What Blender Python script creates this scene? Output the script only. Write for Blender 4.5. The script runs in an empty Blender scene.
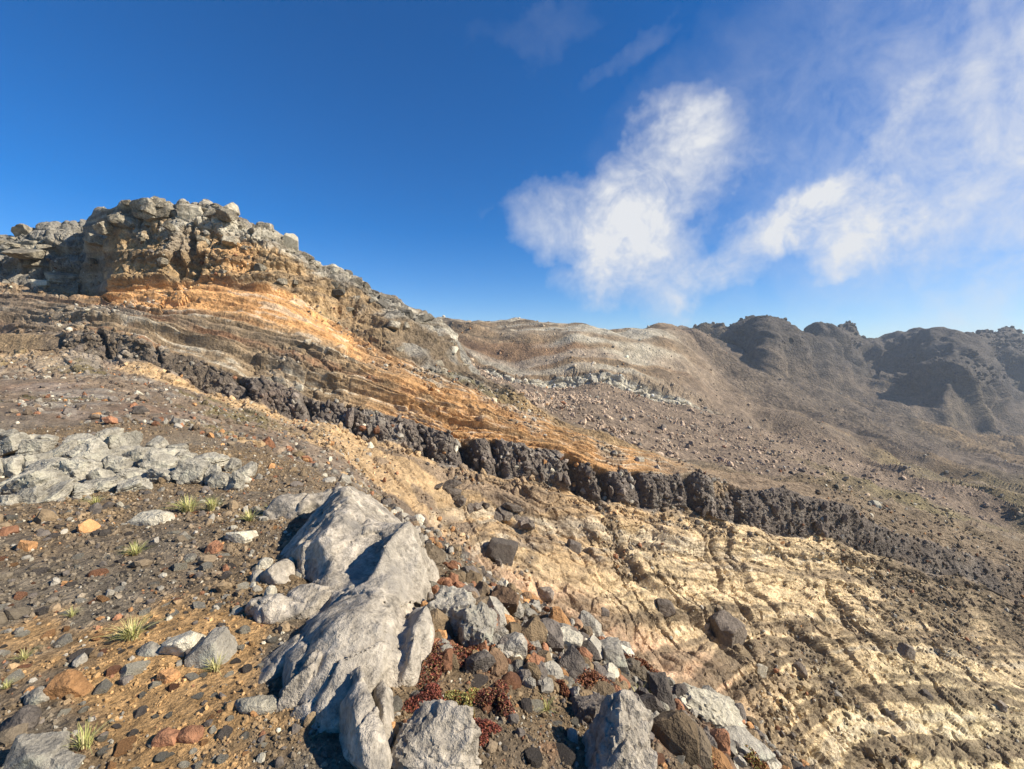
import bpy, math, random, time
import numpy as np

# ------------------------------------------------------------------ camera, sky, sun, exposure
scene = bpy.context.scene
F_PX, W_PX, H_PX, HORIZON = 450.0, 1024, 769, 360.0     # eye at the origin, looking along +y, level
cam = bpy.data.cameras.new("camera")
cam.sensor_width = 36.0
cam.lens = 36.0 * F_PX / W_PX
cam.shift_y = -(H_PX / 2 - HORIZON) / W_PX
cam.clip_start, cam.clip_end = 0.05, 20000
cam_ob = bpy.data.objects.new("camera", cam)
cam_ob.rotation_euler = (math.radians(90), 0, 0)
scene.collection.objects.link(cam_ob)
scene.camera = cam_ob

SUN_AZ, SUN_EL = math.radians(100), math.radians(35)      # clockwise from the view direction; height
to_sun = (math.sin(SUN_AZ) * math.cos(SUN_EL), math.cos(SUN_AZ) * math.cos(SUN_EL), math.sin(SUN_EL))
world = bpy.data.worlds.new("World")
scene.world = world
world.use_nodes = True
WN, WL = world.node_tree.nodes, world.node_tree.links
WN.clear()

def wnode(kind, **kw):
    n = WN.new(kind)
    for k, v in kw.items():
        setattr(n, k, v)
    return n

def wmath(op, a, b=None, c=None, clamp=False):
    n = wnode("ShaderNodeMath", operation=op, use_clamp=clamp)
    for i, v in enumerate((a, b, c)):
        if v is None:
            continue
        if isinstance(v, (int, float)):
            n.inputs[i].default_value = v
        else:
            WL.new(v, n.inputs[i])
    return n.outputs[0]

sky = wnode("ShaderNodeTexSky", sky_type="NISHITA", sun_disc=False)
sky.sun_elevation, sky.sun_rotation = SUN_EL, SUN_AZ
sky.altitude, sky.air_density, sky.dust_density, sky.ozone_density = 1500, 1.0, 0.35, 4.0
sky_hs = wnode("ShaderNodeHueSaturation")
sky_hs.inputs["Hue"].default_value = 0.507
sky_hs.inputs["Saturation"].default_value = 1.42
sky_hs.inputs["Value"].default_value = 1.0
WL.new(sky.outputs[0], sky_hs.inputs["Color"])

# clouds: noise on the plane of a cloud deck, thicker towards the side of the sun
tc = wnode("ShaderNodeTexCoord")
sep = wnode("ShaderNodeSeparateXYZ")
WL.new(tc.outputs["Generated"], sep.inputs[0])
SX, SY, SZ = sep.outputs

def wnoise(vec, scale, detail, rough, dist=0.0, loc=(0, 0, 0), sc=(1, 1, 1), rot=(0, 0, 0)):
    m = wnode("ShaderNodeMapping")
    m.inputs["Location"].default_value = loc
    m.inputs["Scale"].default_value = sc
    m.inputs["Rotation"].default_value = rot
    WL.new(vec, m.inputs["Vector"])
    n = wnode("ShaderNodeTexNoise")
    n.inputs["Scale"].default_value = scale
    n.inputs["Detail"].default_value = detail
    n.inputs["Roughness"].default_value = rough
    n.inputs["Distortion"].default_value = dist
    WL.new(m.outputs[0], n.inputs["Vector"])
    return n.outputs["Fac"], n.outputs["Color"]

warpF, warpC = wnoise(tc.outputs["Generated"], 5.0, 5, 0.6)
warp = wnode("ShaderNodeVectorMath", operation="MULTIPLY_ADD")
WL.new(warpC, warp.inputs[0])
warp.inputs[1].default_value = (0.26, 0.26, 0.26)
sub = wnode("ShaderNodeVectorMath", operation="ADD")
WL.new(tc.outputs["Generated"], sub.inputs[0])
sub.inputs[1].default_value = (-0.13, -0.13, -0.13)
WL.new(sub.outputs[0], warp.inputs[2])
WARPED = warp.outputs[0]

def skydir(px, py):
    v = np.array([(px - 512) / F_PX, 1.0, (HORIZON - py) / F_PX])
    return v / np.linalg.norm(v)

def puff(px, py, rx, rz, tilt, power=1.0):
    """soft ellipsoidal cloud body round one direction of the sky: 1 in its middle, 0 at its rim"""
    d = skydir(px, py)
    up = np.array([0, 0, 1.0]); e1 = np.cross(d, up); e1 /= np.linalg.norm(e1); e2 = np.cross(e1, d)
    c, s = math.cos(tilt), math.sin(tilt)
    a1, a2 = c * e1 + s * e2, -s * e1 + c * e2
    def dot(v, k):
        n = wnode("ShaderNodeVectorMath", operation="DOT_PRODUCT")
        WL.new(WARPED, n.inputs[0]); n.inputs[1].default_value = tuple(v * k)
        return n.outputs["Value"]
    u, w_ = dot(a1, F_PX / rx), dot(a2, F_PX / rz)
    u = wmath("SUBTRACT", u, float(np.dot(d, a1)) * F_PX / rx)
    w_ = wmath("SUBTRACT", w_, float(np.dot(d, a2)) * F_PX / rz)
    front = dot(d, 1.0)
    rr = wmath("ADD", wmath("MULTIPLY", u, u), wmath("MULTIPLY", w_, w_))
    g = wmath("SUBTRACT", 1.0, rr, clamp=True)
    g = wmath("MULTIPLY", g, wmath("GREATER_THAN", front, 0.2))
    return wmath("MULTIPLY", g, power)

def wmaxs(vals):
    o = vals[0]
    for v in vals[1:]:
        o = wmath("ADD", o, v)
    return wmath("MINIMUM", o, 1.0)

puffs = [puff(655, 205, 115, 48, math.radians(45), .62), puff(575, 226, 80, 42, math.radians(-14), .56),
         puff(645, 268, 70, 46, math.radians(-10), .52), puff(690, 122, 44, 28, math.radians(25), .32),
         puff(758, 236, 90, 26, math.radians(30), .5), puff(855, 218, 66, 46, math.radians(-14), .62),
         puff(870, 150, 62, 13, math.radians(34), .24), puff(1010, 70, 280, 160, math.radians(12), .22),
         puff(1400, 90, 260, 160, 0, .35), puff(632, 60, 34, 14, math.radians(40), .08),
         puff(540, 30, 50, 18, math.radians(10), .05), puff(930, 225, 80, 50, 0, .2), puff(1020, 110, 150, 60, math.radians(30), .07),
         puff(-1500, 60, 150, 90, 0, .5), puff(1900, 230, 220, 90, 0, .5)]
body = wmaxs(puffs)
nf, _ = wnoise(tc.outputs["Generated"], 9.0, 9, 0.62, 0.5)
nf2, _ = wnoise(tc.outputs["Generated"], 24.0, 6, 0.6, 1.2, loc=(3, 1, 7))
nn = wmath("ADD", wmath("MULTIPLY", nf, 0.74), wmath("MULTIPLY", nf2, 0.26))
dens = wmath("MULTIPLY", body, wmath("MULTIPLY_ADD", nn, 3.6, -0.85, clamp=False), clamp=True)
dens = wmath("MULTIPLY", dens, 1.02, clamp=True)
mixc = wnode("ShaderNodeMix", data_type="RGBA")
WL.new(dens, mixc.inputs["Factor"])
WL.new(sky_hs.outputs[0], mixc.inputs["A"])
mixc.inputs["B"].default_value = (5.4, 5.5, 5.7, 1)
bg = wnode("ShaderNodeBackground")
bg.inputs["Strength"].default_value = 0.092
WL.new(mixc.outputs["Result"], bg.inputs["Color"])
wout = wnode("ShaderNodeOutputWorld")
WL.new(bg.outputs[0], wout.inputs["Surface"])

sun = bpy.data.lights.new("sun", "SUN")
sun.energy, sun.angle, sun.color = 5.0, math.radians(0.53), (1.0, 0.93, 0.82)
sun_ob = bpy.data.objects.new("sun", sun)
from mathutils import Vector, Matrix, Euler, Quaternion
sun_ob.rotation_euler = Vector(to_sun).to_track_quat("Z", "Y").to_euler()
sun_ob.location = (40, -10, 60)
scene.collection.objects.link(sun_ob)

scene.view_settings.view_transform = "Standard"
scene.view_settings.look = "None"
scene.view_settings.exposure = 0.70
scene.view_settings.gamma = 1.0
scene.view_settings.use_curve_mapping = False
scene.cycles.use_denoising = True
scene.cycles.max_bounces = 4
scene.cycles.diffuse_bounces = 2
scene.cycles.volume_bounces = 0
scene.cycles.use_adaptive_sampling = True

# ------------------------------------------------------------------ noise in numpy
rng = np.random.default_rng(7)
random.seed(7)

def _h(ix, iy, iz, seed):
    h = (ix.astype(np.uint32) * np.uint32(374761393) + iy.astype(np.uint32) * np.uint32(668265263)
         + iz.astype(np.uint32) * np.uint32(2147483647) + np.uint32((seed * 362437 + 101) & 0xffffffff))
    h = (h ^ (h >> np.uint32(13))) * np.uint32(1274126177)
    h = (h ^ (h >> np.uint32(16))) * np.uint32(2246822519)
    h ^= h >> np.uint32(15)
    return h

def _hf(ix, iy, iz, seed):
    return (_h(ix, iy, iz, seed) & np.uint32(0xffff)).astype(np.float32) / 32767.5 - 1.0

_R = np.array(Euler((0.5, 0.8, 1.1)).to_matrix(), dtype=np.float32)

def vnoise(p, seed=0):
    p = np.asarray(p, np.float32) @ _R
    i = np.floor(p); f = p - i
    i = i.astype(np.int64)
    w = f * f * f * (f * (f * 6 - 15) + 10)
    x0, y0, z0 = i[..., 0], i[..., 1], i[..., 2]
    wx, wy, wz = w[..., 0], w[..., 1], w[..., 2]
    def c(a, b, d): return _hf(x0 + a, y0 + b, z0 + d, seed)
    a00 = c(0,0,0)*(1-wx) + c(1,0,0)*wx
    a10 = c(0,1,0)*(1-wx) + c(1,1,0)*wx
    a01 = c(0,0,1)*(1-wx) + c(1,0,1)*wx
    a11 = c(0,1,1)*(1-wx) + c(1,1,1)*wx
    return (a00*(1-wy) + a10*wy)*(1-wz) + (a01*(1-wy) + a11*wy)*wz

def fbm(p, octaves=4, seed=0, gain=0.5):
    p = np.asarray(p, np.float32)
    s, a, tot = 0, 1.0, 0.0
    for o in range(octaves):
        s = s + a * vnoise(p, seed + o); tot += a
        p = p * 2.03 + 17.3; a *= gain
    return s / tot * 1.4

def ridged(p, octaves=3, seed=0):
    p = np.asarray(p, np.float32)
    s, a, tot = 0, 1.0, 0.0
    for o in range(octaves):
        s = s + a * (1 - 2 * np.abs(vnoise(p, seed + o))); tot += a
        p = p * 2.1 + 9.1; a *= 0.5
    return s / tot

def cells(p, seed=0):
    """F1, F2 and a random value per cell"""
    p = np.asarray(p, np.float32)
    i = np.floor(p).astype(np.int64)
    f1 = np.full(p.shape[:-1], 9.0, np.float32); f2 = f1.copy(); idv = np.zeros_like(f1)
    for a in (-1, 0, 1):
        for b in (-1, 0, 1):
            for c in (-1, 0, 1):
                x, y, z = i[..., 0] + a, i[..., 1] + b, i[..., 2] + c
                h = _h(x, y, z, seed)
                ox = (h & np.uint32(1023)).astype(np.float32) / 1023.0
                oy = ((h >> np.uint32(10)) & np.uint32(1023)).astype(np.float32) / 1023.0
                oz = ((h >> np.uint32(20)) & np.uint32(1023)).astype(np.float32) / 1023.0
                d = (x + ox - p[..., 0])**2 + (y + oy - p[..., 1])**2 + (z + oz - p[..., 2])**2
                new = d < f1
                f2 = np.where(new, f1, np.minimum(f2, d))
                idv = np.where(new, ((h * np.uint32(2654435761)) >> np.uint32(8) & np.uint32(0xffff)).astype(np.float32) / 65535.0, idv)
                f1 = np.where(new, d, f1)
    return np.sqrt(f1), np.sqrt(f2), idv

def smooth(x, a, b):
    t = np.clip((x - a) / (b - a), 0, 1)
    return t * t * (3 - 2 * t)

def bump(x, a, b, e):
    return smooth(x, a - e, a + e) * (1 - smooth(x, b - e, b + e))

# ------------------------------------------------------------------ the lie of the land
# each line is a feature of the terrain (lip, foot of a wall, edge of the lava, crest ...), as
# bearing, dip of the sight line and distance in metres, surveyed from the standpoint
def Z(px, z, d):                     # a point given by its height
    return (px, HORIZON - z / d * F_PX, d)
LINES = [
 [Z(-400,-1.5,.6), Z(400,-1.6,.6), Z(700,-1.65,.6), Z(1024,-1.95,.6), Z(1424,-2.4,.6)],
 [Z(-400,-1.5,1.2), Z(400,-1.6,1.2), Z(700,-1.78,1.2), Z(1024,-2.4,1.2), Z(1424,-3.2,1.2)],
 [Z(-400,-1.35,3), Z(-150,-1.45,3), Z(0,-1.55,3), Z(300,-1.6,3), Z(400,-1.66,3), Z(500,-1.8,3), Z(600,-2.05,3), Z(700,-2.45,3), Z(800,-2.95,3), Z(900,-3.4,2.9), Z(1024,-4,2.8), Z(1424,-6,2.6)],
 [Z(-400,-1.2,14), Z(-150,-1.4,12), (0,434,10), (100,432,10), (200,440,9.5), (300,470,7.5), (350,492,6.8), (400,520,6), (450,552,5.5), (500,590,5.2), (600,640,4.8), (660,683,4.5), (740,722,4.3), (800,769,4), (900,840,3.8), (1024,930,3.6), (1424,1100,3.4)],
 [Z(-400,-.8,25), Z(-150,-1.2,20), (0,402,17), (100,410,16), (200,426,15), (300,459,13), (350,484,12.5), Z(400,-4.7,12.5), Z(450,-7.4,13.5), Z(500,-10.5,16), Z(600,-14,17), Z(700,-18,18), Z(800,-22,19), Z(1024,-30,22), Z(1424,-45,30)],
 [(-400,355,34), (-150,372,28), (0,384,25), (100,388,25), (200,410,25), (300,444,25.5), (350,466,26), (400,505,27), (450,545,28), (500,583,28.5), (600,634,28), (700,692,28), (800,755,29), (900,800,31), (1024,850,31), (1424,1000,36)],
 [(-400,330,42), (-150,345,38), (0,353,36), (60,352,35.5), (130,361,35), (200,387,34.6), (240,404,34.4), (330,425,35.5), (400,450,36.3), (450,468,37), (500,479,38), (600,503,40), (700,516,44), (800,537,48), (860,552,51), (1000,592,55), (1174,650,60), (1424,730,66)],
 [(-400,312,43.5), (-150,328,39.5), (0,338,37.5), (60,335,36.9), (110,331,36.4), (200,361,36), (240,377,35.8), (330,399,37), (400,420,38), (450,436,38.6), (500,440,39.5), (600,465,41.5), (650,472,43), (700,480,45.5), (800,499,49.5), (900,531,53.5), (1000,564,57), (1174,615,62), (1424,700,70)],
 [(-400,270,52), (-150,290,46), (0,302,46), (100,311,43), (200,322,42), (300,345,42), (400,385,42), (500,420,43), (600,447,44), (700,472,48), (800,490,52.5), (900,520,56.5), (1000,552,60), (1174,605,66), (1424,690,75)],
 [(-400,240,64), (-150,268,56), (0,286,54), (40,288,55), (84,300,57), (101,302,57), (110,294,49.3), (125,290,49), (200,281,50), (270,290,50), (300,300,51), (350,340,52), (400,365,50), (450,386,50), (500,408,48), (600,441,47), (700,469,50.5), (800,487,54.5), (900,515,59), (1000,546,63), (1174,600,70), (1424,685,80)],
 [(-400,225,72), (-150,252,66), (0,247,62), (35,241,62), (60,228,62), (98,226,63), (105,210,53), (112,204,52.5), (140,202,53), (210,207,55), (250,222,56), (280,236,57), (300,248,58), (320,264,60), (370,288,64), (400,299,66), (425,313,69), (440,327,72), (460,352,70), (480,379,64), (520,405,57), (560,425,52), (600,437,49.5), (640,455,50), (700,467,52), (800,484,57), (900,510,63), (1000,541,69), (1174,595,77), (1424,680,90)],
 [(-400,300,110), (400,340,100), (440,348,100), (480,396,85), (560,432,70), (600,443,66), (640,461,65), (700,472,67), (800,489,75), (900,514,88), (1000,544,100), (1174,590,120), (1424,660,150)],
 [(-400,330,170), (400,340,160), (440,347,150), (480,386,130), (560,405,120), (600,418,115), (700,455,105), (760,470,105), (800,478,108), (900,500,130), (1000,515,150), (1174,540,170), (1424,560,200)],
 [(-400,330,220), (400,337,215), (440,345,210), (480,374,190), (520,389,180), (600,389,185), (650,404,185), (700,416,185), (760,433,200), (800,441,215), (900,478,220), (1000,490,240), (1174,500,260), (1424,510,300)],
 [(-400,328,224), (400,335,219), (440,342,214), (480,367,193.5), (520,382,183), (600,377,188), (650,395,188), (700,410,188), (760,430,203), (800,438.5,219), (900,475.5,226), (1000,487,247), (1174,496,268), (1424,506,310)],
 [(-400,325,280), (400,331,260), (440,329,250), (470,328,255), (500,330,262), (530,328,266), (560,333,271), (578,329,276), (600,336,285), (625,338,297), (640,334,310), (650,330,320), (665,328,330), (685,335,345), (720,378,345), (760,402,330), (800,416,330), (900,456,300), (1000,470,320), (1174,480,340), (1424,490,380)],
 [(-400,340,420), (400,340,330), (600,345,350), (640,345,380), (665,340,400), (690,343,420), (720,366,430), (760,388,450), (800,400,480), (850,414,480), (900,427,480), (960,438,500), (1000,442,520), (1174,450,560), (1424,460,600)],
 [(-400,345,520), (600,346,500), (660,344,540), (700,346,585), (730,352,590), (748,358,540), (764,352,480), (785,362,500), (800,367,540), (850,384,610), (868,388,640), (900,394,600), (930,398,550), (950,392,520), (975,404,560), (1000,408,640), (1174,412,750), (1424,418,800)],
 [(-400,345,640), (600,340,590), (640,337,600), (655,331,615), (665,329,620), (678,331,630), (690,335,645), (710,334,660), (738,338,668), (750,330,620), (760,325,575), (772,322,560), (785,325,574), (796,333,610), (806,335,680), (814,330,690), (830,327,672), (846,331,690), (857,342,742), (880,341,770), (905,338,765), (925,336,740), (945,338,690), (960,340,650), (975,341,700), (985,337,765), (1000,334,790), (1012,336,800), (1030,340,845), (1174,346,900), (1424,345,950)],
 [(-400,372,900), (600,372,900), (1000,372,1100), (1424,372,1200)],
 [(-400,385,2200), (1424,385,2200)],
]
ROWS = [4, 92, 96, 22, 56, 170, 50, 56, 60, 100, 10, 44, 54, 16, 66, 52, 60, 60, 5, 2]
IN_COLS = 820
colpx = np.concatenate([np.linspace(-400, -24, 44)[:-1], np.linspace(-24, 1048, IN_COLS), np.linspace(1048, 1424, 44)[1:]])
NC, NK = len(colpx), len(LINES)
kpy = np.zeros((NK, NC)); kd = np.zeros((NK, NC))
for k, ln in enumerate(LINES):
    a = np.array(ln)
    kpy[k] = np.interp(colpx, a[:, 0], a[:, 1])
    kd[k] = np.exp(np.interp(colpx, a[:, 0], np.log(a[:, 2])))
    if k == 6: kpy[k] -= 3.5 * smooth(colpx, 280, 340) * (1 - smooth(colpx, 720, 800))
    if k == 18: kpy[k] += (np.interp(colpx, np.arange(-400, 1430, 5), rng.normal(0, 1.1, 366)) - 1.2 * (340 - kpy[k]) * .22) * smooth(colpx, 640, 680)
    if k in (6, 7):                                      # the lava swells and thins along its course
        ph = 0.0 if k == 6 else 2.1
        kpy[k] += (3.2 * np.sin(colpx / 23 + ph * 3) + 2.6 * np.sin(colpx / 11.3 + ph * 5 + 1) + 2.0 * np.sin(colpx / 51 + ph)) * smooth(colpx, 200, 260) * (1 if k == 6 else .75)
    wdt = 3 if k in (10, 18) else (16 if k in (16, 17) else 9)                      # round the corners of the survey lines
    ker = np.hanning(2 * wdt + 3)[1:-1]; ker /= ker.sum()
    for arr in (kpy, kd):
        arr[k] = np.convolve(np.pad(arr[k], wdt, mode="edge"), ker, mode="valid")
ku = (colpx - 512) / F_PX
kx, ky, kz = ku[None] * kd, kd, (HORIZON - kpy) / F_PX * kd

def pchip_rows(s, v, rows):
    """monotone cubic through the knots of every column; s, v are (K, C)"""
    h = np.diff(s, axis=0); m = np.diff(v, axis=0) / h
    d = np.zeros_like(v)
    w1, w2 = 2 * h[1:] + h[:-1], h[1:] + 2 * h[:-1]
    same = (m[1:] * m[:-1]) > 0
    with np.errstate(divide="ignore", invalid="ignore"):
        hm = (w1 + w2) / (w1 / m[:-1] + w2 / m[1:])
    d[1:-1] = np.where(same, hm, 0)
    d[0], d[-1] = m[0], m[-1]
    out = []
    for k, n in enumerate(rows):
        tt = np.linspace(0, 1, n, endpoint=False) if k < len(rows) - 1 else np.linspace(0, 1, n + 1)
        for t in tt:
            a = (1 + 2*t) * (1-t)**2; b = t * (1-t)**2; c = t*t*(3 - 2*t); e = t*t*(t - 1)
            out.append(a * v[k] + b * h[k] * d[k] + c * v[k+1] + e * h[k] * d[k+1])
    return np.array(out)

seg = np.sqrt(np.diff(kx, axis=0)**2 + np.diff(ky, axis=0)**2 + np.diff(kz, axis=0)**2)
s_k = np.vstack([np.zeros((1, NC)), np.cumsum(seg, axis=0)])
GX, GY, GZ = (pchip_rows(s_k, v, ROWS) for v in (kx, ky, kz))
T = np.concatenate([k + (np.linspace(0, 1, n, endpoint=False) if k < NK - 2 else np.linspace(0, 1, n + 1)) for k, n in enumerate(ROWS)])
# the ground goes on behind the standpoint
back = [(-14, 10.0, -2.2), (-5, 4.5, -1.75), (-1.2, 2.2, -1.6)]
bx = np.array([ku * w for _, w, _ in back]); by = np.array([np.full(NC, y) for y, _, _ in back])
bz = np.array([z - np.maximum(ku, 0) * w * .45 for _, w, z in back])
GX, GY, GZ = np.vstack([bx, GX]), np.vstack([by, GY]), np.vstack([bz, GZ])
T = np.concatenate([[-.9, -.5, -.2], T])
NR = len(T)
P = np.stack([GX, GY, GZ], -1).astype(np.float32)
TT = np.broadcast_to(T[:, None], (NR, NC)).astype(np.float32)
PX = np.broadcast_to(colpx[None], (NR, NC)).astype(np.float32)

def grid_normals(P):
    du = np.gradient(P, axis=1); dv = np.gradient(P, axis=0)
    n = np.cross(du, dv)
    n /= np.linalg.norm(n, axis=-1, keepdims=True) + 1e-9
    n[n[..., 2] < 0] *= -1
    return n
def blur(a, n):
    ker = np.hanning(2*n+3)[1:-1]; ker /= ker.sum()
    for ax in (0, 1):
        a = np.apply_along_axis(lambda v: np.convolve(np.pad(v, n, mode="edge"), ker, mode="valid"), ax, a)
    return a
NRM = grid_normals(P)
NRM = np.stack([blur(NRM[..., i], 6) for i in range(3)], -1)
NRM /= np.linalg.norm(NRM, axis=-1, keepdims=True)

R = np.linalg.norm(P, axis=-1)
X, Y, ZZ = P[..., 0], P[..., 1], P[..., 2]
Q = ZZ + 0.28 * X                                  # stratigraphic height: the beds dip to the right
CC = 0.8 * X + 0.6 * Y                             # along the contour of the hillside
def sub3(a, b, c): return np.stack([a, b, c], -1).astype(np.float32)
# ------------------------------------------------------------------ relief
D = np.zeros((NR, NC), np.float32)
rough = np.interp(T, [-1, 1, 3, 4, 5, 6, 7, 9, 9.3, 10, 11, 13, 14, 15, 16.8, 17.2, 18, 20],
                     [.03, .05, .12, .09, .08, .08, .12, .12, .22, .22, .09, .10, .09, .09, .16, .30, .24, .0])[:, None].astype(np.float32)
for i, lam in enumerate([64, 32, 16, 8, 4, 2, 1, .5, .25, .12, .06]):
    ratio = lam / R
    w = (1 - smooth(ratio, .10, .22)) * np.where(TT > 14, smooth(ratio, .006, .011), smooth(ratio, .002, .004))
    rows = np.where(w.max(axis=1) > 0)[0]
    if len(rows) == 0:
        continue
    a, b = rows[0], rows[-1] + 1
    n = vnoise(P[a:b] / lam, 20 + i)
    n = n * .6 + (1 - 2 * np.abs(vnoise(P[a:b] / lam * 1.1 + 31, 40 + i))) * .4
    D[a:b] += (w[a:b] * lam * .8) * n * rough[a:b]

def rows_of(a, b):
    r = np.where((T >= a) & (T <= b))[0]
    return slice(r[0], r[-1] + 1)

# pale tuff wall: hard and soft beds, rills down the fall line
s = rows_of(3.9, 6.05)
p, t, px, q, c = P[s], TT[s], PX[s], Q[s], CC[s]
qw = q + .45 * fbm(p / 7, 3, 3) + .12 * fbm(p / 1.5, 2, 5)
beds = np.tanh(3 * vnoise(sub3(qw / .95, c / 60, 0 * q), 7)) * .26 + np.tanh(3 * vnoise(sub3(qw / .36, c / 30, 0 * q + 4), 8)) * .11
wall = smooth(px, 380, 520) * smooth(t, 4.7, 5.05) * (1 - smooth(t, 5.97, 6.03))
thin = (1 - smooth(px, 330, 520)) * smooth(t, 4.8, 5.2)
cw = c + 3.2 * fbm(p / 8, 4, 11) + .08 * q
rill = ridged(sub3(cw / 4.6, q / 30, 0 * q), 2, 13)
rill2 = ridged(sub3(cw / 1.7, q / 14, 0 * q + 8), 2, 15)
gul = smooth(rill, .62, .98) * 1.3 * smooth(fbm(p / 9, 2, 12), -.5, .3) + smooth(rill2, .70, .98) * .65 + smooth(ridged(sub3((c + .9 * fbm(p / 3, 3, 29)) / 1.1, q / 6, 0 * q + 3), 1, 28), .86, .99) * .45 * smooth(fbm(p / 5, 2, 30), -.1, .35)
f1, f2, i1 = cells(sub3(cw / 1.9, qw / .55, Y[s] / 3.5), 18)
g1, g2, i2 = cells(sub3(c / .8, qw / .24, Y[s] / 1.6), 19)
frac = ((i1 - .5) * .55 + (np.minimum(f2 - f1, .16) / .16 - 1) * .22) + ((i2 - .5) * .26 + (np.minimum(g2 - g1, .2) / .2 - 1) * .10)
low = smooth(-q, 3, 16)
patch = smooth(fbm(p / 3.2, 3, 17), -.1, .55)
BEDS = np.zeros((NR, NC), np.float32); BEDS[s] = np.tanh(2.2 * vnoise(sub3(qw / .8, c / 70, 0 * q), 7)) * .5 + .6 * vnoise(sub3(qw / .27, c / 40, 0 * q + 4), 8)
FINE = np.zeros((NR, NC), np.float32); qf = q + .30 * fbm(p / 9, 2, 3) + .05 * fbm(p / 1.2, 2, 6)
FINE[s] = vnoise(sub3(qf / .38, c / 45, 0 * q + 9), 10) * .65 + vnoise(sub3(qf / .17, c / 25, 0 * q + 2), 12) * .45
FIN2 = np.zeros((NR, NC), np.float32); FIN2[s] = vnoise(sub3((qf + .06 * fbm(p / 2.5, 2, 4)) / .24, c / 30, 0 * q + 21), 14)
GUL = np.zeros((NR, NC), np.float32); GUL[s] = gul * wall
D[s] += wall * (beds * 1.15 + .10 * FINE[s] - gul * (.3 + .5 * low) * (1 - .55 * bump(t, 5.75, 5.95, .12))) + wall * (patch * .2 + frac * (.16 + .45 * low)) + thin * (beds * .8 + frac * .5)

# dark lava band: clinker columns and notches
s = rows_of(5.9, 7.15)
p, t, px, q, c = P[s], TT[s], PX[s], Q[s], CC[s]
band = smooth(t, 5.97, 6.08) * (1 - smooth(t, 6.93, 7.08))
fade = (1 - .55 * smooth(px, 720, 860)) * (.45 + .55 * smooth(px, 190, 245))
left = smooth(px, 40, 75)
f1, f2, idv = cells(sub3(c / .95, q / 2.4, Y[s] / 3.5), 21)
col_n = vnoise(sub3((c + .3 * fbm(p / 2, 2, 19)) / 1.0, q / 9, 0 * q), 23) * .5 + vnoise(sub3(c / 2.7, q / 12, 0 * q), 24) * .5
h1, h2, hi_ = cells(sub3(c / .5, q / .55, Y[s] / 1.2), 25)
lump = (idv - .5) * .3 + (np.minimum(f2 - f1, .12) / .12 - 1) * .25 + (hi_ - .5) * .18 + (np.minimum(h2 - h1, .2) / .2 - 1) * .08 + np.tanh(2.5 * col_n) * .3
prof = np.maximum(np.sin(np.clip(t - 6, 0, 1) * np.pi), 0) ** .5
notch = np.zeros_like(px)
for cx_, wd, dp in [(243, 5, 2.0), (312, 4, .8), (352, 3, .7), (424, 4, .8), (468, 8, 2.2), (497, 4, .9), (576, 8, 2.0), (606, 7, 1.9), (640, 4, .8), (690, 5, 1.1), (735, 4, .9), (160, 3, 1.0), (104, 3, 1.1), (62, 6, 1.2)]:
    notch += dp * np.exp(-((px - cx_ + 10 * (t - 6.5)) / wd) ** 2)
D[s] += band * left * (fade * lump * .8 + .25 * prof * fade - notch * fade * 1.1)

# upper hillside: thin beds parallel to the lava
s = rows_of(6.98, 10)
p, t, px = P[s], TT[s], PX[s]
tw = t + .05 * fbm(p / 6, 3, 31)
cap = smooth(t, 8.97, 9.06) * (1 - smooth(px, 345, 380))
b1 = np.tanh(4 * vnoise(sub3(tw / .15, px / 260, 0 * t), 33)) * .45 + np.tanh(4 * vnoise(sub3(tw / .055, px / 160, 0 * t + 3), 34)) * .22
FINE[s] = vnoise(sub3((tw + .02 * fbm(p / 1.2, 2, 36)) / .035, px / 60, 0 * t + 6), 35)
g1, g2, i2 = cells(sub3(px / 16, tw / .10, Y[s] / 5), 37)
b1 = b1 + ((i2 - .5) * .5 + (np.minimum(g2 - g1, .2) / .2 - 1) * .2) * smooth(fbm(p / 5, 2, 38), -.3, .3)
thick = np.interp(px, [0, 350, 480, 560, 640, 1424], [1, 1, .8, .45, .22, .15])
D[s] += (1 - cap) * b1 * thick * smooth(t, 7.0, 7.12) * (1 - smooth(t, 9.9, 10))
BEDS[s] = np.tanh(2 * vnoise(sub3(tw / .13, px / 300, 0 * t), 33)) * .6 + .4 * vnoise(sub3(tw / .05, px / 160, 0 * t + 3), 34)
# the cap of the summit: blocky lava, fissured, overhanging the tuff
s = rows_of(8.95, 10.6)
p, t, px = P[s], TT[s], PX[s]
capw = (1 - .9 * bump(px, 90, 116, 5)) * smooth(t, 8.98, 9.05) * (1 - smooth(t, 10.0, 10.4)) * (1 - .55 * smooth(px, 300, 400)) * (1 - smooth(px, 440, 500))
pw = p + .5 * np.stack([fbm(p / 3, 2, 41), fbm(p / 3, 2, 42), fbm(p / 3, 2, 43)], -1)
up = smooth(t, 9.45, 9.65)
f1, f2, i1 = cells(pw / np.array([3.4, 3.4, 2.0], np.float32), 45)
g1, g2, i2 = cells(pw / np.array([1.1, 1.1, 1.7], np.float32), 46)
blocks = ((i1 - .4) * 1.5 + (np.minimum(f2 - f1, .22) / .22 - 1) * .75) * (.35 + .65 * up) + ((i2 - .5) * .6 + (np.minimum(g2 - g1, .2) / .2 - 1) * .4)
fiss = 1.3 * smooth(ridged(sub3((p[..., 0] + .4 * p[..., 1]) / 2.2, p[..., 2] / 14, 0 * t), 2, 48), .5, .95) * 1.1 * (1 - up) * (1 - .6 * smooth(px, 180, 240))
lay = np.tanh(3 * vnoise(sub3((p[..., 2] + .3 * fbm(p / 4, 2, 49)) / .8, px / 200, 0 * t), 50)) * .35 * (1 - up)
D[s] += capw * (blocks * .6 - fiss + lay * 1.3 + .25 * smooth(t, 9.0, 9.15))
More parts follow.
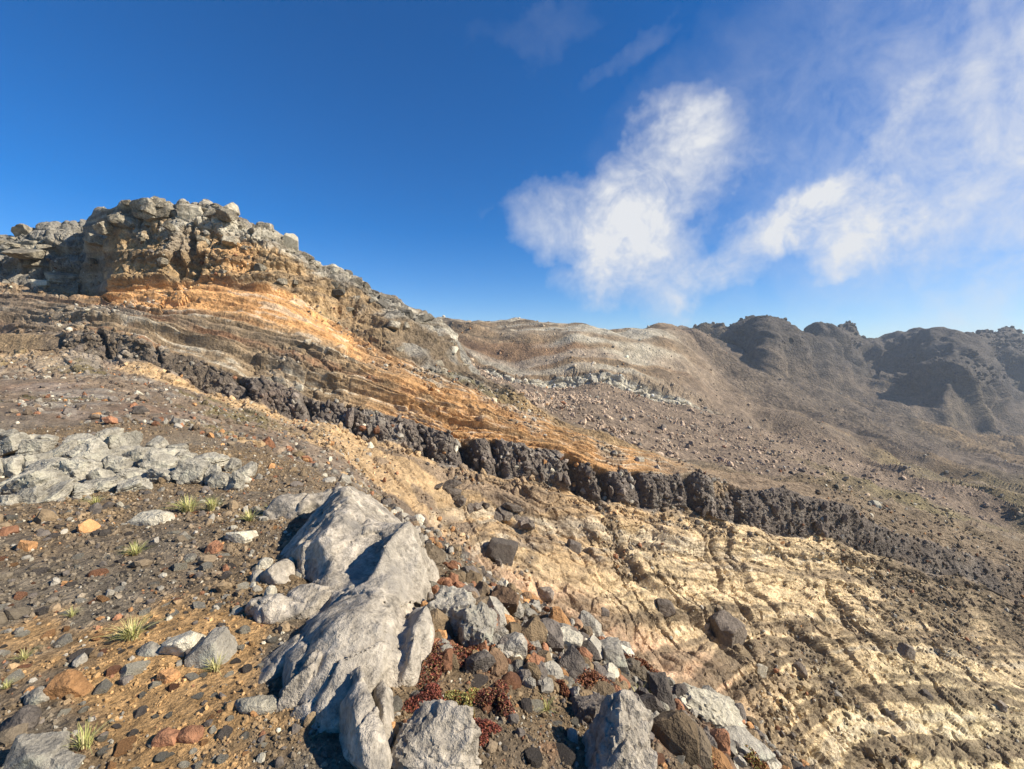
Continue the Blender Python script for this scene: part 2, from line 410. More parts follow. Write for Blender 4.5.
BLK = np.zeros((NR, NC), np.float32); BLK[s] = i1 * .6 + i2 * .4

# far crater wall with its pale ledges, the scree below it, the distant rim
s = rows_of(10.9, 16)
p, t, px = P[s], TT[s], PX[s]
tw = t + .05 * fbm(p / 30, 3, 61)
b2 = np.tanh(3 * vnoise(sub3(tw / .15, px / 150, 0 * t), 63))
D[s] += smooth(t, 13.8, 14.1) * (1 - smooth(t, 14.9, 15)) * (1 - smooth(px, 640, 720)) * b2 * 2.0
led = smooth(t, 12.95, 13.02) * (1 - smooth(t, 14.0, 14.08)) * (1 - smooth(px, 700, 760))
f1, f2, i1 = cells(sub3(p[..., 0] / 3.6, p[..., 1] / 3.6, p[..., 2] / 3.0), 65)
D[s] += led * ((i1 - .5) * 1.4 + (np.minimum(f2 - f1, .2) / .2 - 1) * .8 + fbm(p / 9, 2, 64) + .5)
FINE[s] = vnoise(sub3((tw - .04 * fbm(p / 30, 3, 61)) / .07, px / 160, 0 * t + 1), 62)
gl = ridged(sub3((p[..., 0] * .6 + p[..., 1] * .8 + 14 * fbm(p / 60, 3, 66)) / 26, (p[..., 0] * .8 - p[..., 1] * .6) / 150, 0 * t), 1, 67) + .25 * fbm(p / 12, 2, 68)
D[s] += smooth(t, 11, 11.8) * (1 - .5 * led) * (gl * 3.0) * np.clip(R[s] / 200, .15, 1.3) * (1 + .9 * smooth(px, 680, 800))
BEDS[s] = b2
s = rows_of(14.9, 19)
p, t, px = P[s], TT[s], PX[s]
slope_r = ridged(sub3((p[..., 0] * .65 + p[..., 1] * .76 + 30 * fbm(p / 130, 3, 71)) / 52, (p[..., 0] * .76 - p[..., 1] * .65) / 380, 0 * t), 2, 73)
D[s] += bump(t, 15.3, 17.6, .3) * smooth(px, 640, 720) * slope_r * 18
ang = np.arctan2(p[..., 0], p[..., 1]) * 650
crag = smooth(t, 16.7, 17.3) * (1 - smooth(t, 18.2, 18.8))
k1, k2, ki = cells(p / np.array([26, 26, 34], np.float32), 78)
h1, h2, hi_ = cells(p / 9.0, 79)
cr = ridged(sub3((ang + 12 * fbm(p / 60, 3, 75)) / 30, R[s] / 260, p[..., 2] / 130), 2, 76) * 10 + (ki - .5) * 3 + (np.minimum(k2 - k1, .3) / .3 - 1) * 2.5 + ridged(sub3((ang + 5 * fbm(p / 24, 2, 74)) / 12, R[s] / 120, p[..., 2] / 70), 1, 72) * 4.6
D[s] += (1 - .85 * smooth(t, 17.5, 17.95)) * crag * cr * smooth(px, 640, 740)
CRAG = np.zeros((NR, NC), np.float32); CRAG[s] = crag

P = P + NRM * D[..., None]
# keep the near edge of each crest where it was surveyed
X, Y, ZZ = P[..., 0], P[..., 1], P[..., 2]

# ------------------------------------------------------------------ what the ground is made of
def lin(r, g, b):
    f = lambda v: (v / 255 / 12.92) if v <= 10 else ((v / 255 + .055) / 1.055) ** 2.4
    return np.array([f(r), f(g), f(b)], np.float32)
def mix(c, k, w):
    c += (k - c) * np.clip(w, 0, 1)[..., None]
ALB = np.zeros((NR, NC, 3), np.float32)
n1 = np.zeros((NR, NC), np.float32); n2 = n1.copy(); n3 = n1.copy()
for arr, k, sd in ((n1, .30, 81), (n2, .09, 82), (n3, .03, 83)):       # patchiness at scales that grow with distance
    lo = np.floor(np.log2(np.maximum(R * k, .05)))
    for e in range(int(lo.min()), int(lo.max()) + 1):
        r_ = np.where((lo == e).any(axis=1))[0]
        if len(r_) == 0: continue
        a, b = r_[0], r_[-1] + 1
        v = fbm(P[a:b] / (2.0 ** e), 3, sd)
        m_ = lo[a:b] == e
        arr[a:b][m_] = v[m_]
K_ = .9
C_BROWN, C_DIRT, C_OCHRE, C_GRAV = K_ * lin(132, 115, 92), K_ * lin(140, 119, 90), K_ * lin(194, 154, 102), K_ * lin(134, 121, 101)
C_TAN, C_CREAM, C_ORANGE, C_PINK = K_ * lin(200, 168, 124), K_ * lin(222, 196, 152), K_ * lin(218, 164, 106), K_ * lin(200, 160, 128)
C_LAVA, C_RUST, C_GREY, C_PALE = K_ * lin(128, 116, 103), K_ * lin(140, 97, 68), K_ * lin(160, 153, 138), K_ * lin(204, 194, 170)
C_SCREE, C_OLIVE, C_FAR, C_FROCK, C_YEL = K_ * lin(137, 119, 99), K_ * lin(128, 118, 76), K_ * lin(118, 105, 88), K_ * lin(100, 93, 84), K_ * lin(228, 210, 164)
ALB[:] = C_BROWN
# foreground
mix(ALB, C_DIRT, smooth(n1, -.2, .5) * (TT < 5))
mix(ALB, C_GRAV, smooth(-n1, .0, .5) * (TT < 5))
och = 1.25 * np.exp(-(((PX - 165) / 120) ** 2 + ((R - 3.2) / .75) ** 2)) + .6 * np.exp(-(((PX - 20) / 60) ** 2 + ((R - 3.9) / .4) ** 2)) + .45 * np.exp(-(((PX - 200) / 90) ** 2 + ((R - 2.1) / .2) ** 2))
mix(ALB, C_OCHRE, smooth(och + .35 * n2, .35, .8) * (TT < 3.2) * .85)
mix(ALB, C_RUST, smooth(n2, .25, .6) * (TT < 3.6) * smooth(PX, 380, 520) * .4)
# left slope up to the lava
lw = smooth(TT, 3.0, 3.6) * (1 - smooth(TT, 6.0, 6.05)) * (1 - smooth(PX, 380, 470))
mix(ALB, C_SCREE * 1.05, lw * .8)
mix(ALB, C_GREY, lw * smooth(n2, .1, .5) * .55)
mix(ALB, C_OLIVE, lw * smooth(n1 - .5 * n3, .35, .7) * .6)
mix(ALB, C_RUST, lw * smooth(-n1 + .4 * n2, .3, .6) * .25)
mix(ALB, C_TAN, lw * bump(TT + .05 * n2, 5.72, 5.94, .05) * smooth(PX, 95, 140))
mix(ALB, C_TAN, lw * bump(TT + .1 * n2 - (PX - 250) * .0022, 3.6, 3.95, .08) * smooth(PX, 180, 240) * .9)
mix(ALB, C_TAN, smooth(PX + 40 * n2, 265, 330) * bump(TT + .05 * n2, 5.05, 6.0, .03) * (1 - smooth(PX, 420, 500)) * .85)
mix(ALB, C_TAN * .92, (1 - smooth(PX, 30, 110)) * smooth(TT + .3 * n2, 5.2, 6.2) * (1 - smooth(TT, 9, 9.1)) * .55)
# the wall
w = smooth(PX + 60 * n1, 400, 480) * smooth(TT, 4.2, 4.6) * (1 - smooth(TT, 6, 6.03))
mix(ALB, C_TAN, w)
mix(ALB, C_CREAM, w * smooth(PX + 90 * n1 - 250 * (TT - 5.5), 480, 680))
mix(ALB, C_YEL, w * smooth(PX + 80 * n1, 780, 960) * (1 - smooth(TT, 5.3, 5.7)) * .7)
mix(ALB, C_PINK, w * (1 - smooth(TT + .08 * n1, 5.05, 5.3)) * (1 - smooth(PX, 700, 800)) * .7)
mix(ALB, C_BROWN * 1.15, w * smooth(BEDS + .35 * n2, .15, .6) * .7)
mix(ALB, C_BROWN * .8, w * smooth(FINE + .10 * n3 + .20 * n1, .08, .30) * .8)
mix(ALB, C_BROWN * 1.1, w * smooth(FIN2 + .08 * n3, .18, .42) * .6)
mix(ALB, C_PALE * 1.1, w * smooth(-FINE + .3 * n3, .35, .6) * .4)
mix(ALB, C_ORANGE, w * smooth(-BEDS + .4 * n1, .5, .9) * .35 * (1 - smooth(PX, 620, 800)))
mix(ALB, C_BROWN, w * smooth(GUL, .25, 1.0) * .7)
mix(ALB, C_BROWN * .8, w * smooth(PX + 50 * n2 + 330 * (TT - 6), 800, 960) * smooth(TT, 5.35, 5.7) * .85)
mix(ALB, C_BROWN * .75, w * smooth(n1 + .6 * n2, .36, .7) * .6 * smooth(PX, 560, 700))
strip = vnoise(sub3(TT / .16, PX / 160, 0 * TT), 86) + .5 * n2 + .25 * n1
mix(ALB, C_SCREE * .95, smooth(strip, -.05, .3) * bump(TT, 4.0, 5.95, .1) * smooth(PX, 200, 260) * (1 - smooth(PX, 500, 620)) * .8)
# lava band
w = smooth(TT + .05 * n2 + .03 * n3, 5.98, 6.02) * (1 - smooth(TT + .1 * n2 + .05 * n3, 6.95, 7.05)) * smooth(PX, 35, 75)
mix(ALB, C_LAVA, w)
mix(ALB, C_BROWN * .85, w * (1 - smooth(PX + 20 * n1, 190, 245)) * .6)
mix(ALB, C_GREY, w * smooth(n3 + .5 * n2, .3, .7) * .35)
mix(ALB, C_TAN * .8, w * smooth(n1 + .5 * n2, .45, .7) * .6)
mix(ALB, C_RUST, w * smooth(n1, .1, .6) * .35 * (1 - smooth(PX, 200, 420)))
mix(ALB, C_LAVA * .8, w * smooth(PX + 40 * n1, 720, 840) * .7)
# upper hillside
w = smooth(TT + .08 * n2, 6.98, 7.06) * (1 - smooth(TT, 9.95, 10.1))
wl = w * (1 - smooth(TT, 8.98, 9.04)) 
mix(ALB, C_TAN * .85, wl)
mix(ALB, C_BROWN * 1.1, wl * (1 - smooth(TT + .15 * n1, 7.9, 8.2)) * (1 - smooth(PX + 40 * n1, 300, 400)) * .75)
mix(ALB, C_GREY * .75, wl * smooth(n1 - .5 * n2, -.1, .5) * .6)
mix(ALB, C_ORANGE * .8, wl * smooth(PX, 330, 420) * (1 - smooth(PX, 640, 720)) * smooth(BEDS + .3 * n2, -.4, .3) * .8)
mix(ALB, C_RUST, wl * smooth(-BEDS + .4 * n2, .1, .8) * .7)
mix(ALB, C_GREY, wl * smooth(n1 + .5 * n2, .1, .5) * .55 * (1 - smooth(TT, 8.1, 8.3)))
mix(ALB, C_BROWN, wl * smooth(n1 + .4 * n2, .05, .5) * .55)
mix(ALB, C_ORANGE, wl * smooth(TT + .12 * n1, 8.0, 8.25) * (1 - smooth(PX, 330, 400)) * smooth(PX, 20, 120) * .9)
mix(ALB, C_BROWN * .8, wl * smooth(FINE + .3 * n3 + .2 * n1, .30, .55) * .7)
mix(ALB, C_PALE, wl * smooth(-FINE + .3 * n3 + .2 * n2, .40, .65) * .5)
mix(ALB, C_SCREE, wl * smooth(PX + 40 * n1, 620, 720) * .9)
mix(ALB, C_BROWN, wl * smooth(PX, 760, 860) * .8)
mix(ALB, C_SCREE, wl * (1 - smooth(PX + 30 * n1, 20, 90)) * .6)
# summit cap
w2 = w * smooth(TT, 8.98, 9.04)
mix(ALB, C_TAN * .85, w2 * (1 - smooth(PX, 330, 420)))
mix(ALB, C_GREY * .75, w2 * (1 - smooth(PX, 180, 230)) * smooth(n2, -.2, .3) * .7)
mix(ALB, C_ORANGE * .9, w2 * smooth(n1, .0, .5) * smooth(PX, 200, 260) * (1 - smooth(PX, 380, 450)) * .8)
mix(ALB, C_GREY * .9, w2 * smooth(TT + .25 * (BLK - .5) + .1 * n2, 9.5, 9.62) * .9)
mix(ALB, C_PALE, w2 * smooth(TT, 9.4, 9.6) * smooth(BLK, .5, .7) * .8)
capf = vnoise(sub3((ZZ + .3 * n1) / .42, PX / 120, 0 * TT), 87)
mix(ALB, C_BROWN * .75, w2 * smooth(capf + .2 * n3, .1, .4) * .6)
mix(ALB, C_BROWN * .8, w2 * smooth(PX, 320, 360) * (1 - smooth(PX, 440, 480)) * smooth(n1 + .4 * n2, -.3, .2) * .7)
mix(ALB, C_OLIVE * .9, w2 * smooth(PX, 300, 330) * smooth(n1 + .4 * n2, .1, .45) * .7)
mix(ALB, C_GREY * .8, w2 * (1 - smooth(PX, 84, 112)) * .9)
mix(ALB, C_GREY * .9, w2 * smooth(PX + 30 * n1, 330, 370) * (1 - smooth(PX, 470, 520)) * smooth(n2, -.2, .3) * .8)
mix(ALB, C_TAN * .7, w2 * smooth(PX, 470, 540) * (1 - smooth(PX, 620, 720)))
mix(ALB, C_BROWN, w2 * smooth(PX, 620, 720) * .9)
# scree, far wall, floor
w = smooth(TT, 10.2, 10.8)
mix(ALB, C_SCREE, w)
mix(ALB, C_SCREE * .72, w * smooth(n1, .0, .5) * .6)
wf = smooth(TT, 13.95, 14.05) * (1 - smooth(TT, 15, 15.3)) * (1 - smooth(PX + 30 * n1, 620, 720))
mix(ALB, C_TAN * .55, wf * .6)
mix(ALB, C_PALE * .6, wf * smooth(BEDS + .5 * n2, .4, .9) * .3)
mix(ALB, C_PALE * .78, wf * smooth(FINE + .12 * n2, .15, .35) * .75)
mix(ALB, C_BROWN * .6, wf * smooth(-FINE + .12 * n2, .15, .35) * .8)
mix(ALB, C_RUST * .8, wf * smooth(-BEDS + .4 * n1, .4, .8) * .35)
mix(ALB, C_PALE * .9, smooth(TT, 12.97, 13.05) * (1 - smooth(TT, 13.95, 14.02)) * bump(PX, 470, 705, 25) * smooth(n2, -.9, -.3))
mix(ALB, C_OLIVE * .9, w * smooth(PX, 740, 860) * bump(TT, 11, 14.2, .4) * smooth(n1, -.2, .4) * .6)
wm = smooth(TT, 14.8, 15.4)
mix(ALB, C_FAR, wm * smooth(PX, 640, 740) * .8)
mix(ALB, C_OLIVE * .8, wm * smooth(n1, .1, .6) * .35)
mix(ALB, C_FAR * .8, smooth(TT, 12.6, 14.2) * smooth(PX + 40 * n1, 650, 780) * .6)
mix(ALB, C_TAN * .6, smooth(n1 - .3 * n2, .15, .6) * bump(TT, 12.2, 16.2, .3) * smooth(PX, 740, 840) * .5)
mix(ALB, C_FROCK * .75, CRAG * .8 * smooth(PX, 660, 740))
mix(ALB, C_BROWN * .6, smooth(TT, 14.6, 15.0) * np.exp(-((PX - 588) / 28) ** 2) * .8 * (TT < 15.6))
spk = vnoise(P / np.maximum(R * .006, .01)[..., None], 84)
ALB *= (1 + .20 * n3 + .12 * n2 + .16 * spk)[..., None]
ALB = np.clip(ALB, .015, .8)

# ------------------------------------------------------------------ materials
def new_mat(name):
    m = bpy.data.materials.new(name); m.use_nodes = True
    nt = m.node_tree
    bs = nt.nodes["Principled BSDF"]
    bs.inputs["Specular IOR Level"].default_value = .18
    return m, nt, bs
def nd(nt, kind, **kw):
    n = nt.nodes.new(kind)
    for k, v in kw.items():
        if k in n.bl_rna.properties: setattr(n, k, v)
        else: n.inputs[k].default_value = v
    return n
def rock_material(name, scale=6.0, grain=.45, bump_d=.02, rough=.92, tint=None, lichen=None, attr="alb", streak=None):
    """mineral colour from the mesh (or a plain tint), speckled and grained by noise, with fine relief"""
    m, nt, bs = new_mat(name)
    L = nt.links.new
    tcn = nd(nt, "ShaderNodeTexCoord")
    vec = tcn.outputs["Object"]
    if streak:
        mp = nd(nt, "ShaderNodeMapping"); mp.inputs["Scale"].default_value = streak
        L(vec, mp.inputs[0]); vec = mp.outputs[0]
    if tint is None:
        at = nd(nt, "ShaderNodeAttribute", attribute_name=attr); col = at.outputs["Color"]
    else:
        rgb = nd(nt, "ShaderNodeRGB"); rgb.outputs[0].default_value = (*tint, 1); col = rgb.outputs[0]
    a = nd(nt, "ShaderNodeTexNoise", Scale=scale, Detail=8.0, Roughness=.68)
    L(vec, a.inputs["Vector"])
    b = nd(nt, "ShaderNodeTexNoise", Scale=scale * 6.3, Detail=4.0, Roughness=.7)
    L(vec, b.inputs["Vector"])
    v = nd(nt, "ShaderNodeTexVoronoi", Scale=scale * 3.1, feature="F1")
    L(vec, v.inputs["Vector"])
    def ramp(src, lo, hi, a0, a1):
        r = nd(nt, "ShaderNodeMapRange"); r.inputs[1].default_value = a0; r.inputs[2].default_value = a1
        r.inputs[3].default_value = lo; r.inputs[4].default_value = hi
        L(src, r.inputs[0]); return r.outputs[0]
    f1 = ramp(a.outputs["Fac"], 1 - grain, 1 + grain, .28, .72)
    f2 = ramp(b.outputs["Fac"], 1 - grain * .8, 1 + grain * .8, .3, .7)
    mu = nd(nt, "ShaderNodeMath", operation="MULTIPLY"); L(f1, mu.inputs[0]); L(f2, mu.inputs[1])
    vm = nd(nt, "ShaderNodeVectorMath", operation="SCALE"); L(col, vm.inputs[0]); L(mu.outputs[0], vm.inputs["Scale"])
    out = vm.outputs[0]
    if lichen is not None:
        ln = nd(nt, "ShaderNodeTexNoise", Scale=scale * .8, Detail=6.0, Roughness=.65)
        L(vec, ln.inputs["Vector"])
        mx = nd(nt, "ShaderNodeMix", data_type="RGBA")
        L(ramp(ln.outputs["Fac"], 0, .75, .52, .68), mx.inputs["Factor"])
        L(out, mx.inputs["A"]); mx.inputs["B"].default_value = (*lichen, 1)
        out = mx.outputs["Result"]
    L(out, bs.inputs["Base Color"])
    bs.inputs["Roughness"].default_value = rough
    h = nd(nt, "ShaderNodeMath", operation="ADD"); L(a.outputs["Fac"], h.inputs[0])
    h2 = nd(nt, "ShaderNodeMath", operation="MULTIPLY", **{}); h2.inputs[1].default_value = .35; L(b.outputs["Fac"], h2.inputs[0])
    L(h2.outputs[0], h.inputs[1])
    h3 = nd(nt, "ShaderNodeMath", operation="ADD"); L(h.outputs[0], h3.inputs[0])
    h4 = nd(nt, "ShaderNodeMath", operation="MULTIPLY"); h4.inputs[1].default_value = .3; L(v.outputs["Distance"], h4.inputs[0]); L(h4.outputs[0], h3.inputs[1])
    bp = nd(nt, "ShaderNodeBump"); bp.inputs["Strength"].default_value = 1.0; bp.inputs["Distance"].default_value = bump_d
    L(h3.outputs[0], bp.inputs["Height"]); L(bp.outputs[0], bs.inputs["Normal"])
    return m
M_NEAR = rock_material("gravelly_soil", 9.0, .5, .07)
M_HILL = rock_material("weathered_tuff", 1.1, .40, .32)
M_LAVA = rock_material("clinker_lava", 1.6, .45, .5)
M_CAP = rock_material("blocky_lava", .9, .45, .5)
M_SCREE = rock_material("scree", .35, .45, 1.2)
M_FAR = rock_material("distant_rock", .12, .5, 5.0)

# ------------------------------------------------------------------ meshes of the land
def link(o, parent=None):
    scene.collection.objects.link(o)
    if parent is not None: o.parent = parent
    return o
def raw_mesh(name, verts, faces, mat, colours=None, smooth_shade=True):
    """mesh from arrays; faces (n,3) or (n,4)"""
    me = bpy.data.meshes.new(name)
    nv, nf, k = len(verts), len(faces), faces.shape[1]
    me.vertices.add(nv); me.vertices.foreach_set("co", np.ascontiguousarray(verts, np.float32).ravel())
    me.loops.add(nf * k); me.loops.foreach_set("vertex_index", np.ascontiguousarray(faces, np.int32).ravel())
    me.polygons.add(nf)
    me.polygons.foreach_set("loop_start", np.arange(0, nf * k, k, dtype=np.int32))
    me.polygons.foreach_set("use_smooth", np.full(nf, smooth_shade))
    if colours is not None:
        at = me.attributes.new("alb", "FLOAT_COLOR", "POINT")
        c4 = np.ones((nv, 4), np.float32); c4[:, :3] = colours
        at.data.foreach_set("color", c4.ravel())
    me.update(calc_edges=True)
    if mat: me.materials.append(mat)
    return me
def setting(name, a, b, mat, label=None, sm=False):
    r = np.where((T >= a - 1e-6) & (T <= b + 1e-6))[0]
    r0, r1 = r[0], r[-1]
    n = r1 - r0 + 1
    idx = np.arange(n * NC).reshape(n, NC)
    f = np.stack([idx[:-1, :-1], idx[:-1, 1:], idx[1:, 1:], idx[1:, :-1]], -1).reshape(-1, 4)
    me = raw_mesh(name, P[r0:r1 + 1].reshape(-1, 3), f, mat, ALB[r0:r1 + 1].reshape(-1, 3), sm)
    o = link(bpy.data.objects.new(name, me))
    o["kind"] = "structure"
    if label: o["label"] = label
    return o
GROUND = setting("ground", -1, 4, M_NEAR, "brown stony ground underfoot in the foreground", True)
HILL = setting("hillside", 4, 6, M_HILL, "pale bedded tuff slope below the dark lava band")
LAVA = setting("lava_band", 6, 7, M_LAVA, "dark grey lava band running down across the hillside")
UPPER = setting("upper_hillside", 7, 9, M_HILL, "orange and brown bedded slope above the dark lava band")
CAP = setting("summit_cliff", 9, 11, M_CAP, "blocky grey summit cliff on the skyline at left")
SCREE = setting("scree_slope", 11, 13, M_SCREE, "reddish brown scree slope inside the crater")
FARW = setting("crater_wall", 13, 15, M_SCREE, "layered crater wall with pale ledges behind the scree")
FLOOR = setting("crater_floor", 15, 17, M_FAR, "furrowed brown crater floor at right", True)
RIM = setting("distant_rim", 17, 20, M_FAR, "hazy distant crater rim with dark crags", True)
# ------------------------------------------------------------------ stones: shapes
def ico(sub):
    g = (1 + 5 ** .5) / 2
    v = [(-1,g,0),(1,g,0),(-1,-g,0),(1,-g,0),(0,-1,g),(0,1,g),(0,-1,-g),(0,1,-g),(g,0,-1),(g,0,1),(-g,0,-1),(-g,0,1)]
    f = [(0,11,5),(0,5,1),(0,1,7),(0,7,10),(0,10,11),(1,5,9),(5,11,4),(11,10,2),(10,7,6),(7,1,8),(3,9,4),(3,4,2),(3,2,6),(3,6,8),(3,8,9),(4,9,5),(2,4,11),(6,2,10),(8,6,7),(9,8,1)]
    v = [np.array(a) / np.linalg.norm(a) for a in v]
    for _ in range(sub):
        mid, nf = {}, []
        def m(a, b):
            k = (min(a, b), max(a, b))
            if k not in mid:
                x = v[a] + v[b]; v.append(x / np.linalg.norm(x)); mid[k] = len(v) - 1
            return mid[k]
        for a, b, c in f:
            ab, bc, ca = m(a, b), m(b, c), m(c, a)
            nf += [(a, ab, ca), (b, bc, ab), (c, ca, bc), (ab, bc, ca)]
        f = nf
    return np.array(v, np.float32), np.array(f, np.int32)
ICO = {s_: ico(s_) for s_ in range(6)}

def rock_verts(seed, sub, axes=(1, 1, 1), facets=11, soft=.06, rough=.10, freq=1.6, crack=0.0, layers=0.0):
    """an angular stone: a ball cut by random planes, then roughened"""
    r = np.random.default_rng(seed)
    d, f = ICO[sub]
    n = r.normal(size=(facets, 3)); n /= np.linalg.norm(n, axis=1, keepdims=True)
    off = r.uniform(.62, .98, facets)
    if soft < .05:                                       # broken along joints: three pairs of faces, corners knocked off
        bx_ = np.repeat(np.eye(3), 2, 0) * np.array([1, -1] * 3)[:, None] + r.normal(0, .22, (6, 3))
        n = np.vstack([bx_, n]); n /= np.linalg.norm(n, axis=1, keepdims=True)
        off = np.concatenate([r.uniform(.62, .9, 6), r.uniform(.78, 1.05, facets)])
    dots = d @ n.T
    with np.errstate(divide="ignore"):
        t = np.where(dots > .05, off / np.maximum(dots, .05), 9.0)
    t = np.minimum(t, 1.15 if soft >= .05 else 1.3)
    rad = -soft * np.log(np.exp(-t / soft).sum(1)) if soft > 0 else t.min(1)
    rad = np.maximum(rad, .35)
    p = d * rad[:, None]
    if sub >= 2:
        sh = r.uniform(-50, 50, 3)
        nn = fbm((p + sh) * freq, 5 if sub > 3 else 3, 90) * rough + (1 - 2 * np.abs(vnoise((p + sh) * freq * 2.3, 97))) * rough * .35
        if crack > 0:
            c1, c2, ci = cells((p + sh) * freq * .9, 5)
            nn = nn + (np.minimum(c2 - c1, .12) / .12 - 1) * crack + (ci - .5) * crack * .9
        if layers > 0:
            nn = nn + layers * np.tanh(4 * vnoise(np.stack([p[:, 0] * .5, p[:, 1] * .5, p[:, 2] * 4.5], -1) + sh, 99)) * (1 - np.abs(d[:, 2]) ** 2)
        p = p * (1 + nn)[:, None]
    return (p * np.array(axes, np.float32)).astype(np.float32), f

_lib = {}
def rock_mesh(name, mat, variant, sub=3, style="angular"):
    k = (mat.name, variant, sub, style)
    if k not in _lib:
        kw = dict(angular=dict(facets=8, soft=0, rough=.045), round=dict(facets=14, soft=.14, rough=.07), slab=dict(facets=8, soft=0, rough=.05),
                  clinker=dict(facets=7, soft=0, rough=.08, freq=2.2))[style]
        r = np.random.default_rng(variant + 500)
        ax = dict(angular=(r.uniform(.85, 1.1), r.uniform(.65, .9), r.uniform(.5, .75)), round=(1, r.uniform(.75, .95), r.uniform(.6, .8)),
                  slab=(1.1, r.uniform(.6, .8), r.uniform(.26, .4)), clinker=(r.uniform(.6, .9), r.uniform(.6, .9), 1.15))[style]
        v, f = rock_verts(variant * 7 + 3, sub, ax, **kw)
        me = raw_mesh(name, v, f, mat, None, style == "round")
        if style in ("angular", "slab") :
            me.polygons.foreach_set("use_smooth", np.full(len(f), True))
            me.set_sharp_from_angle(angle=math.radians(22))
        _lib[k] = me
    return _lib[k]

def stone_material(name, rgb, scale, bump_d, lichen=None, grain=.38, vary=.35):
    m = rock_material(name, scale, grain, bump_d, .9, tint=tuple(rgb), lichen=None if lichen is None else tuple(lichen))
    nt = m.node_tree; L = nt.links.new
    bs = nt.nodes["Principled BSDF"]
    src = bs.inputs["Base Color"].links[0].from_socket
    oi = nd(nt, "ShaderNodeObjectInfo")
    mr = nd(nt, "ShaderNodeMapRange"); mr.inputs[3].default_value = 1 - vary; mr.inputs[4].default_value = 1 + vary
    L(oi.outputs["Random"], mr.inputs[0])
    vm = nd(nt, "ShaderNodeVectorMath", operation="SCALE"); L(src, vm.inputs[0]); L(mr.outputs[0], vm.inputs["Scale"])
    L(vm.outputs[0], bs.inputs["Base Color"])
    return m
G_GREY, G_DARK, G_PALE, G_RUST, G_OCH = lin(152, 144, 128), lin(106, 97, 87), lin(190, 180, 156), lin(146, 104, 76), lin(182, 136, 90)
S_GREY = stone_material("grey_stone", G_GREY, 7, .05, lin(172, 172, 148))
S_DARK = stone_material("dark_stone", G_DARK, 7, .05)
S_PALE = stone_material("pale_stone", G_PALE, 7, .05)
S_RUST = stone_material("rust_stone", G_RUST, 7, .05)
S_OCH = stone_material("ochre_stone", G_OCH, 7, .05)
S_OUT = stone_material("outcrop_rock", lin(162, 151, 133), 3.2, .07, lin(126, 120, 110), .62, .05)
S_LEFT = stone_material("left_outcrop_rock", lin(160, 152, 134), 3.4, .09, lin(182, 176, 150), .5, .2)
S_BLOCK = stone_material("summit_block_rock", lin(146, 136, 116), .9, .5, lin(182, 172, 148), .55, .4)
S_BLOCKD = stone_material("dark_block_rock", lin(104, 98, 86), .9, .4, None, .4, .3)
S_CLINK = stone_material("clinker_rock", lin(126, 114, 102), 1.4, .3, lin(150, 138, 122), .45, .3)
S_MID = stone_material("hillside_boulder_rock", lin(128, 116, 102), 1.2, .25)

PYG = HORIZON - P[..., 2] / np.maximum(P[..., 1], .05) * F_PX
PXG = 512 + P[..., 0] / np.maximum(P[..., 1], .05) * F_PX
NOW = grid_normals(P)
R = np.linalg.norm(P, axis=-1)
r_first = int(np.where(T >= .3)[0][0])
def on_ground(px, py, tmin=.3, tmax=19):
    """the first point of the land met along a sight line"""
    j = int(np.argmin(np.abs(colpx - px)))
    a, b = int(np.where(T >= tmin)[0][0]), int(np.where(T <= tmax)[0][-1])
    colp = PYG[a:b + 1, j]
    hit = np.where(colp <= py)[0]
    i = a + (int(hit[0]) if len(hit) else b - a)
    p = P[i, j].astype(float)
    n = NOW[max(i - 3, 0):i + 4, max(j - 3, 0):j + 4].reshape(-1, 3).mean(0)
    return Vector(p), Vector(n).normalized()
def at(px, py, d):
    return Vector(((px - 512) / F_PX * d, d, (HORIZON - py) / F_PX * d))

def tag(o, label, cat, group=None):
    o["label"], o["category"] = label, cat
    if group: o["group"] = group
    return o
def put(name, me, loc, size, rot, parent=None):
    o = link(bpy.data.objects.new(name, me), parent)
    o.location = loc; o.rotation_euler = rot
    o.scale = (size,) * 3 if isinstance(size, (int, float)) else size
    return o
U = random.uniform

# ------------------------------------------------------------------ scattered rubble and pebbles (past counting)
def pick(n, tlo, thi, plo, phi, weight=None, world=.5):
    """random spots on the land, spread between even-in-view and even-on-the-ground"""
    r0, r1 = np.where(T >= tlo)[0][0], np.where(T <= thi)[0][-1]
    c0, c1 = np.where(colpx >= plo)[0][0], np.where(colpx <= phi)[0][-1]
    p = P[r0:r1 + 1, c0:c1 + 1]
    du = p[:-1, 1:] - p[:-1, :-1]; dv = p[1:, :-1] - p[:-1, :-1]
    cr = np.cross(du, dv); area = np.linalg.norm(cr, axis=-1)
    facing = np.maximum(0, np.abs((cr * p[:-1, :-1]).sum(-1))) / (np.linalg.norm(p[:-1, :-1], axis=-1) ** 3 + 1e-6)
    w = area ** world * facing ** (1 - world)
    if weight is not None:
        w = w * np.maximum(weight[r0:r1, c0:c1], 0)
    w = w.ravel() / w.sum()
    k = rng.choice(len(w), n, p=w)
    i, j = np.divmod(k, p.shape[1] - 1)
    a, b = rng.random((n, 1)).astype(np.float32), rng.random((n, 1)).astype(np.float32)
    pos = p[i, j] + a * du[i, j] + b * dv[i, j]
    return pos, NOW[r0 + i, c0 + j], r0 + i, c0 + j

def rot_mats(n):
    q = rng.normal(size=(n, 4)); q /= np.linalg.norm(q, axis=1, keepdims=True)
    w, x, y, z = q.T
    return np.stack([np.stack([1-2*(y*y+z*z), 2*(x*y-z*w), 2*(x*z+y*w)], -1), np.stack([2*(x*y+z*w), 1-2*(x*x+z*z), 2*(y*z-x*w)], -1),
                     np.stack([2*(x*z-y*w), 2*(y*z+x*w), 1-2*(x*x+y*y)], -1)], 1).astype(np.float32)

